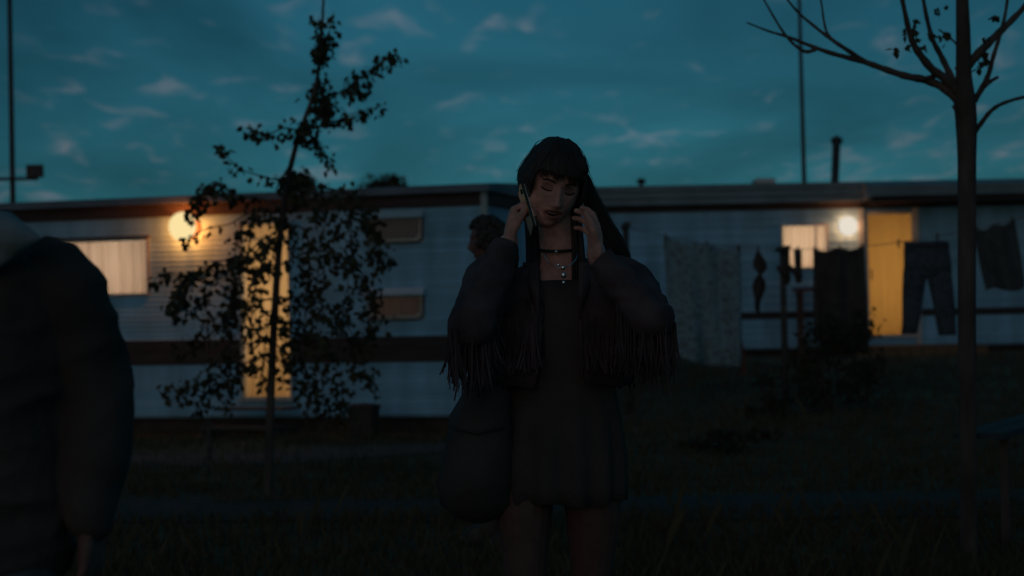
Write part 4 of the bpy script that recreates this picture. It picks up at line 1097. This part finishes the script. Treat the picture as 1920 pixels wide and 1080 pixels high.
# phone: slim slab against the cheek
pa, pz = wp(977, 352, -.055), wp(1001, 434, -.105)
axp = (pz - pa).normalized(); lampv = (T1M @ Vector((*[l1(345, 424)[0], -.18], l1(345, 424)[1])) - (pa + pz) / 2).normalized() + (CAM - (pa + pz) / 2).normalized()
nrm = -lampv.normalized(); nrm = (nrm - axp * nrm.dot(axp)).normalized(); sid = axp.cross(nrm)
pm = Matrix(((sid.x, nrm.x, -axp.x, 0), (sid.y, nrm.y, -axp.y, 0), (sid.z, nrm.z, -axp.z, 0), (0, 0, 0, 1)))
pc = (pa + pz) / 2; pm = Matrix.Translation(pc) @ pm
phone = thing('mobile_phone', 'slim phone in a golden case held against her cheek', 'phone', pc, 0)
hl = (pz - pa).length / 2
def slab(hx, hy0, hy1, hz, r):
    prof = []
    for qx, qz, a0 in ((1, 1, 0), (-1, 1, 90), (-1, -1, 180), (1, -1, 270)):
        for i in range(5):
            a = math.radians(a0 + 22.5 * i); prof.append((qx * (hx - r) + r * math.cos(a), qz * (hz - r) + r * math.sin(a)))
    return MB().loft([[pm @ Vector((x, y, z)) for x, z in prof] for y in (hy0, hy1)])
obj('frame', slab(.035, -.0045, .003, hl, .009), boot_m, phone, world=True)
obj('back', slab(.034, -.0055, -.0046, hl - .001, .009), mat('polished golden phone back', (.80, .48, .16), .2, .05, metal=1), phone, world=True)
obj('screen', slab(.0325, .0031, .0042, hl - .003, .007), mat('lit phone screen', (.05, .05, .05), .2, .05, emit=((.75, .95, 1.0), .07)), phone, world=True)
obj('camera_bump', MB().tube([pm @ Vector((.018, -.0056, hl - .02)), pm @ Vector((.018, -.0075, hl - .02))], .008, 12), boot_m, phone, world=True)
# bag at her right hip
leather = mat('black slouchy leather', (.075, .057, .054), .6, .3, 6, .4, 40)
bag = MB(); rings = []
for y, x, a, b in ((712, 915, .03, .03), (735, 913, .065, .04), (780, 905, .085, .055), (840, 898, .098, .07), (900, 893, .106, .078), (945, 893, .095, .072), (970, 896, .06, .05), (979, 898, .025, .025)):
    c = wp(x, y, -.04)
    rings.append([c + X * math.cos(6.28318 * j / 24) * a * (1 + .06 * math.sin(j * 1.9 + y * .03) + .05 * math.sin(j * .8 - y * .05)) + Yv * math.sin(6.28318 * j / 24) * b for j in range(24)])
bag.loft(rings)
bag.tube([wp(842, 800, -.10), wp(893, 812, -.118), wp(945, 800, -.10)], .004, 6)
bc = wp(890, 850, -.04)
bg_ = thing('shoulder_bag', 'slouchy black bag hanging at the hip of the woman on the phone', 'bag', bc, 0)
obj('body', bag, leather, bg_, world=True, sm=True)
obj('strap', MB().tube(spline([wp(893, 742, -.085), wp(920, 660, -.13), wp(940, 580, -.12), wp(955, 520, -.055), wp(952, 508, .05), wp(935, 560, .17), wp(910, 700, .10), wp(905, 745, .0)], 5), .009, 6), leather, bg_, world=True)

# ---------------- the man passing behind her
DM = 9.6
def mp(px, py, dd=0.0): return at(px, py, DM + dd)
gm = mp(926, 600); gm.z = height(gm.x, gm.y)
man = thing('person', 'curly haired person in profile passing behind the woman on the phone', 'person', (gm.x, gm.y, gm.z), 0)
FM = face_frame(mp(915, 452), 0, R(-4), 0, (-1, -.12, 0))
body = MB(); head_into(body, FM, 1.0, False)
cx_ = gm.x
def lv_(z, dx=0, dy=0): return Vector((cx_ + dx, gm.y + dy, gm.z + z))
body.tube([FM.translation + Vector((.02, 0, -.06)), lv_(1.46, .02), lv_(1.38, .02)], [.056, .056, .07], 16)
body.loft([ering(lv_(z, dx), Yv, X, a, b) for z, a, b, dx in ((1.44, .08, .07, .02), (1.40, .17, .09, .02), (1.34, .19, .11, .015), (1.2, .175, .115, .01), (1.05, .15, .105, 0), (.95, .165, .11, 0), (.86, .16, .11, 0))])
for s in (-1, 1):
    hip = lv_(.90, 0, s * .085); kn = lv_(.49, -.02 - s * .05, s * .09); an = lv_(.09, .05 - s * .08, s * .09)
    body.tube([hip, hip.lerp(kn, .5), kn, kn.lerp(an, .35) + Vector((.015, 0, 0)), an], [.09, .078, .056, .056, .038], 16, True)
    body.tube([an + Vector((.05, 0, -.035)), an + Vector((-.06, 0, -.045)), an + Vector((-.16, 0, -.055))], [.04, .04, .028], 12, True)
    sh = lv_(1.36, .02, s * .19); el = lv_(1.08, .05 + s * .07, s * .23); wr = lv_(.84, .06 + s * .06, s * .22)
    body.tube([sh, sh.lerp(el, .5), el, wr], [.052, .046, .040, .028], 14, True)
    hand_into(body, wr, (-.15, 0, -1), (0, -s, 0), s, 1.05, curl=(18, 22, 15))
obj('body', remesh(body, .006, 2), skin_mat('tanned skin', (.22, .11, .095)), man, world=True, sm=True)
jm = MB().loft([ering(lv_(z, dx), Yv, X, a, b) for z, a, b, dx in ((1.47, .085, .085, .02), (1.42, .17, .105, .02), (1.36, .215, .13, .02), (1.2, .205, .14, .015), (1.02, .19, .135, .01), (.84, .19, .135, 0), (.82, .17, .12, 0))])
for s in (-1, 1):
    sh = lv_(1.36, .02, s * .20); el = lv_(1.08, .05 + s * .07, s * .24); wr = lv_(.86, .06 + s * .06, s * .23)
    jm.tube([sh, sh.lerp(el, .5), el, wr], [.072, .064, .058, .048], 14, True)
navy = mat('dark navy jacket', (.08, .065, .075), .9, .25, 8, .3, 60)
obj('jacket', remesh(jm, .008, 3), navy, man, world=True, sm=True)
tr = MB()
for s in (-1, 1):
    hip = lv_(.92, 0, s * .085); kn = lv_(.49, -.02 - s * .05, s * .09); an = lv_(.07, .05 - s * .08, s * .09)
    tr.tube([hip, hip.lerp(kn, .5), kn, an], [.105, .09, .075, .07], 16, True)
obj('trousers', remesh(tr, .008, 3), black, man, world=True, sm=True)
for s in (-1, 1):
    an = lv_(.08, .05 - s * .08, s * .09)
    obj('shoe', remesh(MB().loft([ering(Vector((an.x - .05, an.y, gm.z + z)), X, Yv, a, b, 20) for z, a, b in ((0, .145, .048), (.03, .145, .048), (.08, .10, .042), (.11, .06, .04))]), .006, 3), boot_m, man, world=True, sm=True)
ch = MB(); cq = random.Random(8)
for i in range(330):
    th = math.acos(1 - cq.random() * 1.25); ph = cq.uniform(-math.pi, math.pi)
    if abs(ph) < .95 and th > .95: continue
    p = head_local(math.sin(th) * math.sin(ph), math.sin(th) * math.cos(ph), math.cos(th), False) * 1.11
    ch.ball(FM @ p, cq.uniform(.010, .018), 8, 6)
obj('hair', ch, mat('dark curly hair', (.06, .045, .04), .6, .3, 40), man, world=True, sm=True)

# ---------------- the person at the left edge of the frame
DL = 3.1
def fp(px, py, dd=0.0): return at(px, py, DL + dd)
gl_ = fp(-104, 600)
left = thing('person', 'person cut off by the left frame edge in dark jacket with pale grey hood', 'person', (gl_.x, gl_.y, 0), 0)
def fl_(z, dx=0, dy=0): return Vector((gl_.x + dx, gl_.y + dy, z))
FL = face_frame(fl_(1.555, -.035, -.02), R(22), R(-6), R(-6), (0, -1, 0))
body = MB(); head_into(body, FL, .98, False)
body.tube([fl_(1.50, -.03, .02), fl_(1.42, -.01, .03), fl_(1.34, 0, .03)], [.055, .058, .07], 16)
body.loft([ering(fl_(z, 0, .03), X, Yv, a, b) for z, a, b in ((1.40, .08, .07), (1.33, .165, .085), (1.27, .185, .105), (1.15, .17, .11), (1.0, .15, .10), (.9, .165, .11), (.8, .16, .11))])
arm = {}
for s in (-1, 1):
    hip = fl_(.86, s * .085, .03); kn = fl_(.46, s * .10, -.05 - s * .06); an = fl_(.09, s * .10, .05 - s * .14)
    body.tube([hip, hip.lerp(kn, .5), kn, kn.lerp(an, .35) + Vector((0, .015, 0)), an], [.09, .078, .056, .056, .038], 16, True)
    body.tube([an + Vector((0, .05, -.035)), an + Vector((0, -.06, -.045)), an + Vector((0, -.15, -.055))], [.04, .04, .028], 12, True)
    sh = fl_(1.285, s * .185, .03); el = fl_(1.07, s * .235, .06); wr = fl_(.845, s * .215, .0)
    if s > 0: el = fp(178, 730, .05); wr = fp(172, 978, -.01)
    arm[s] = (sh, el, wr)
    body.tube([sh, sh.lerp(el, .5), el, wr], [.052, .046, .040, .027], 14, True)
    hand_into(body, wr, (-.03 * s, -.08, -1), (-s, .2, 0), s, .92, curl=(22, 28, 18))
obj('body', remesh(body, .005, 2), MATS['tanned skin'], left, world=True, sm=True)
jm = MB().loft([ering(fl_(z, 0, .03), X, Yv, a, b) for z, a, b in ((1.39, .085, .085), (1.355, .15, .105), (1.30, .215, .13), (1.2, .212, .15), (1.0, .20, .15), (.84, .205, .15), (.80, .20, .148), (.79, .17, .12))])
for s in (-1, 1):
    sh, el, wr = arm[s]
    jm.tube([sh + Vector((0, 0, .005)), sh.lerp(el, .5) + Vector((s * .004, 0, 0)), el, el.lerp(wr, .5), wr + (el - wr) * .06], [.078, .070, .064, .058, .046], 16, True)
jme = remesh(jm, .007, 3)
for v_, n_ in zip(jme.vertices, [v_.normal.copy() for v_ in jme.vertices]):
    q_ = v_.co.copy()
    v_.co = q_ + n_ * .035 * ((.5 - abs(mnoise.noise(Vector((q_.x * 6, q_.y * 6, q_.z * 14)))) * 1.5) * .5)
obj('jacket', jme, mat('black padded jacket', (.082, .06, .056), .9, .25, 6, .4, 40), left, world=True, sm=True)
tr = MB()
for s in (-1, 1):
    hip = fl_(.88, s * .085, .03); kn = fl_(.46, s * .10, -.05 - s * .06); an = fl_(.06, s * .10, .05 - s * .14)
    tr.tube([hip, hip.lerp(kn, .5), kn, an], [.108, .094, .078, .07], 16, True)
obj('trousers', remesh(tr, .008, 3), mat('faded blue denim', (.11, .115, .14), .9, .2, 20, .3, 150), left, world=True, sm=True)
for s in (-1, 1):
    an = fl_(.08, s * .10, .05 - s * .14)
    obj('shoe', remesh(MB().loft([ering(Vector((an.x, an.y - .05, z)), X, Yv, a, b, 20) for z, a, b in ((0, .048, .145), (.03, .048, .145), (.08, .042, .10), (.11, .04, .06))]), .006, 3), boot_m, left, world=True, sm=True)
hd = MB()
hd.tube([fp(-190, 470, .14), fp(-120, 452, .10), fp(-50, 442, -.02), fp(0, 442, -.09), (fp(38, 445, -.12)), fp(74, 447, -.12)], [.04, .05, .052, .043, .026, .006], 20, True)
hd.tube([fp(-60, 405, .10), fp(-20, 404, .0), fp(14, 408, -.06), fp(70, 445, -.10)], [.01, .012, .012, .005], 14, True)
hd.tube([fp(-70, 500, -.06), fp(-30, 496, -.10), fp(4, 482, -.11), fp(66, 449, -.11)], [.026, .022, .014, .005], 14, True)
obj('hood', remesh(hd, .006, 5), mat('pale grey jersey', (.26, .31, .34), .95, .12, 10, .3, 90), left, world=True, sm=True)
lh = MB().sheet(lambda u, v: FL @ (scalp(.02 + v * (1.1 + .75 * smooth(.75, 1.3, abs((u * 2 - 1) * math.pi))), (u * 2 - 1) * math.pi, .008) * .98), 60, 16)
obj('hair', lh, MATS['dark curly hair'], left, world=True, sm=True, solid=.006)
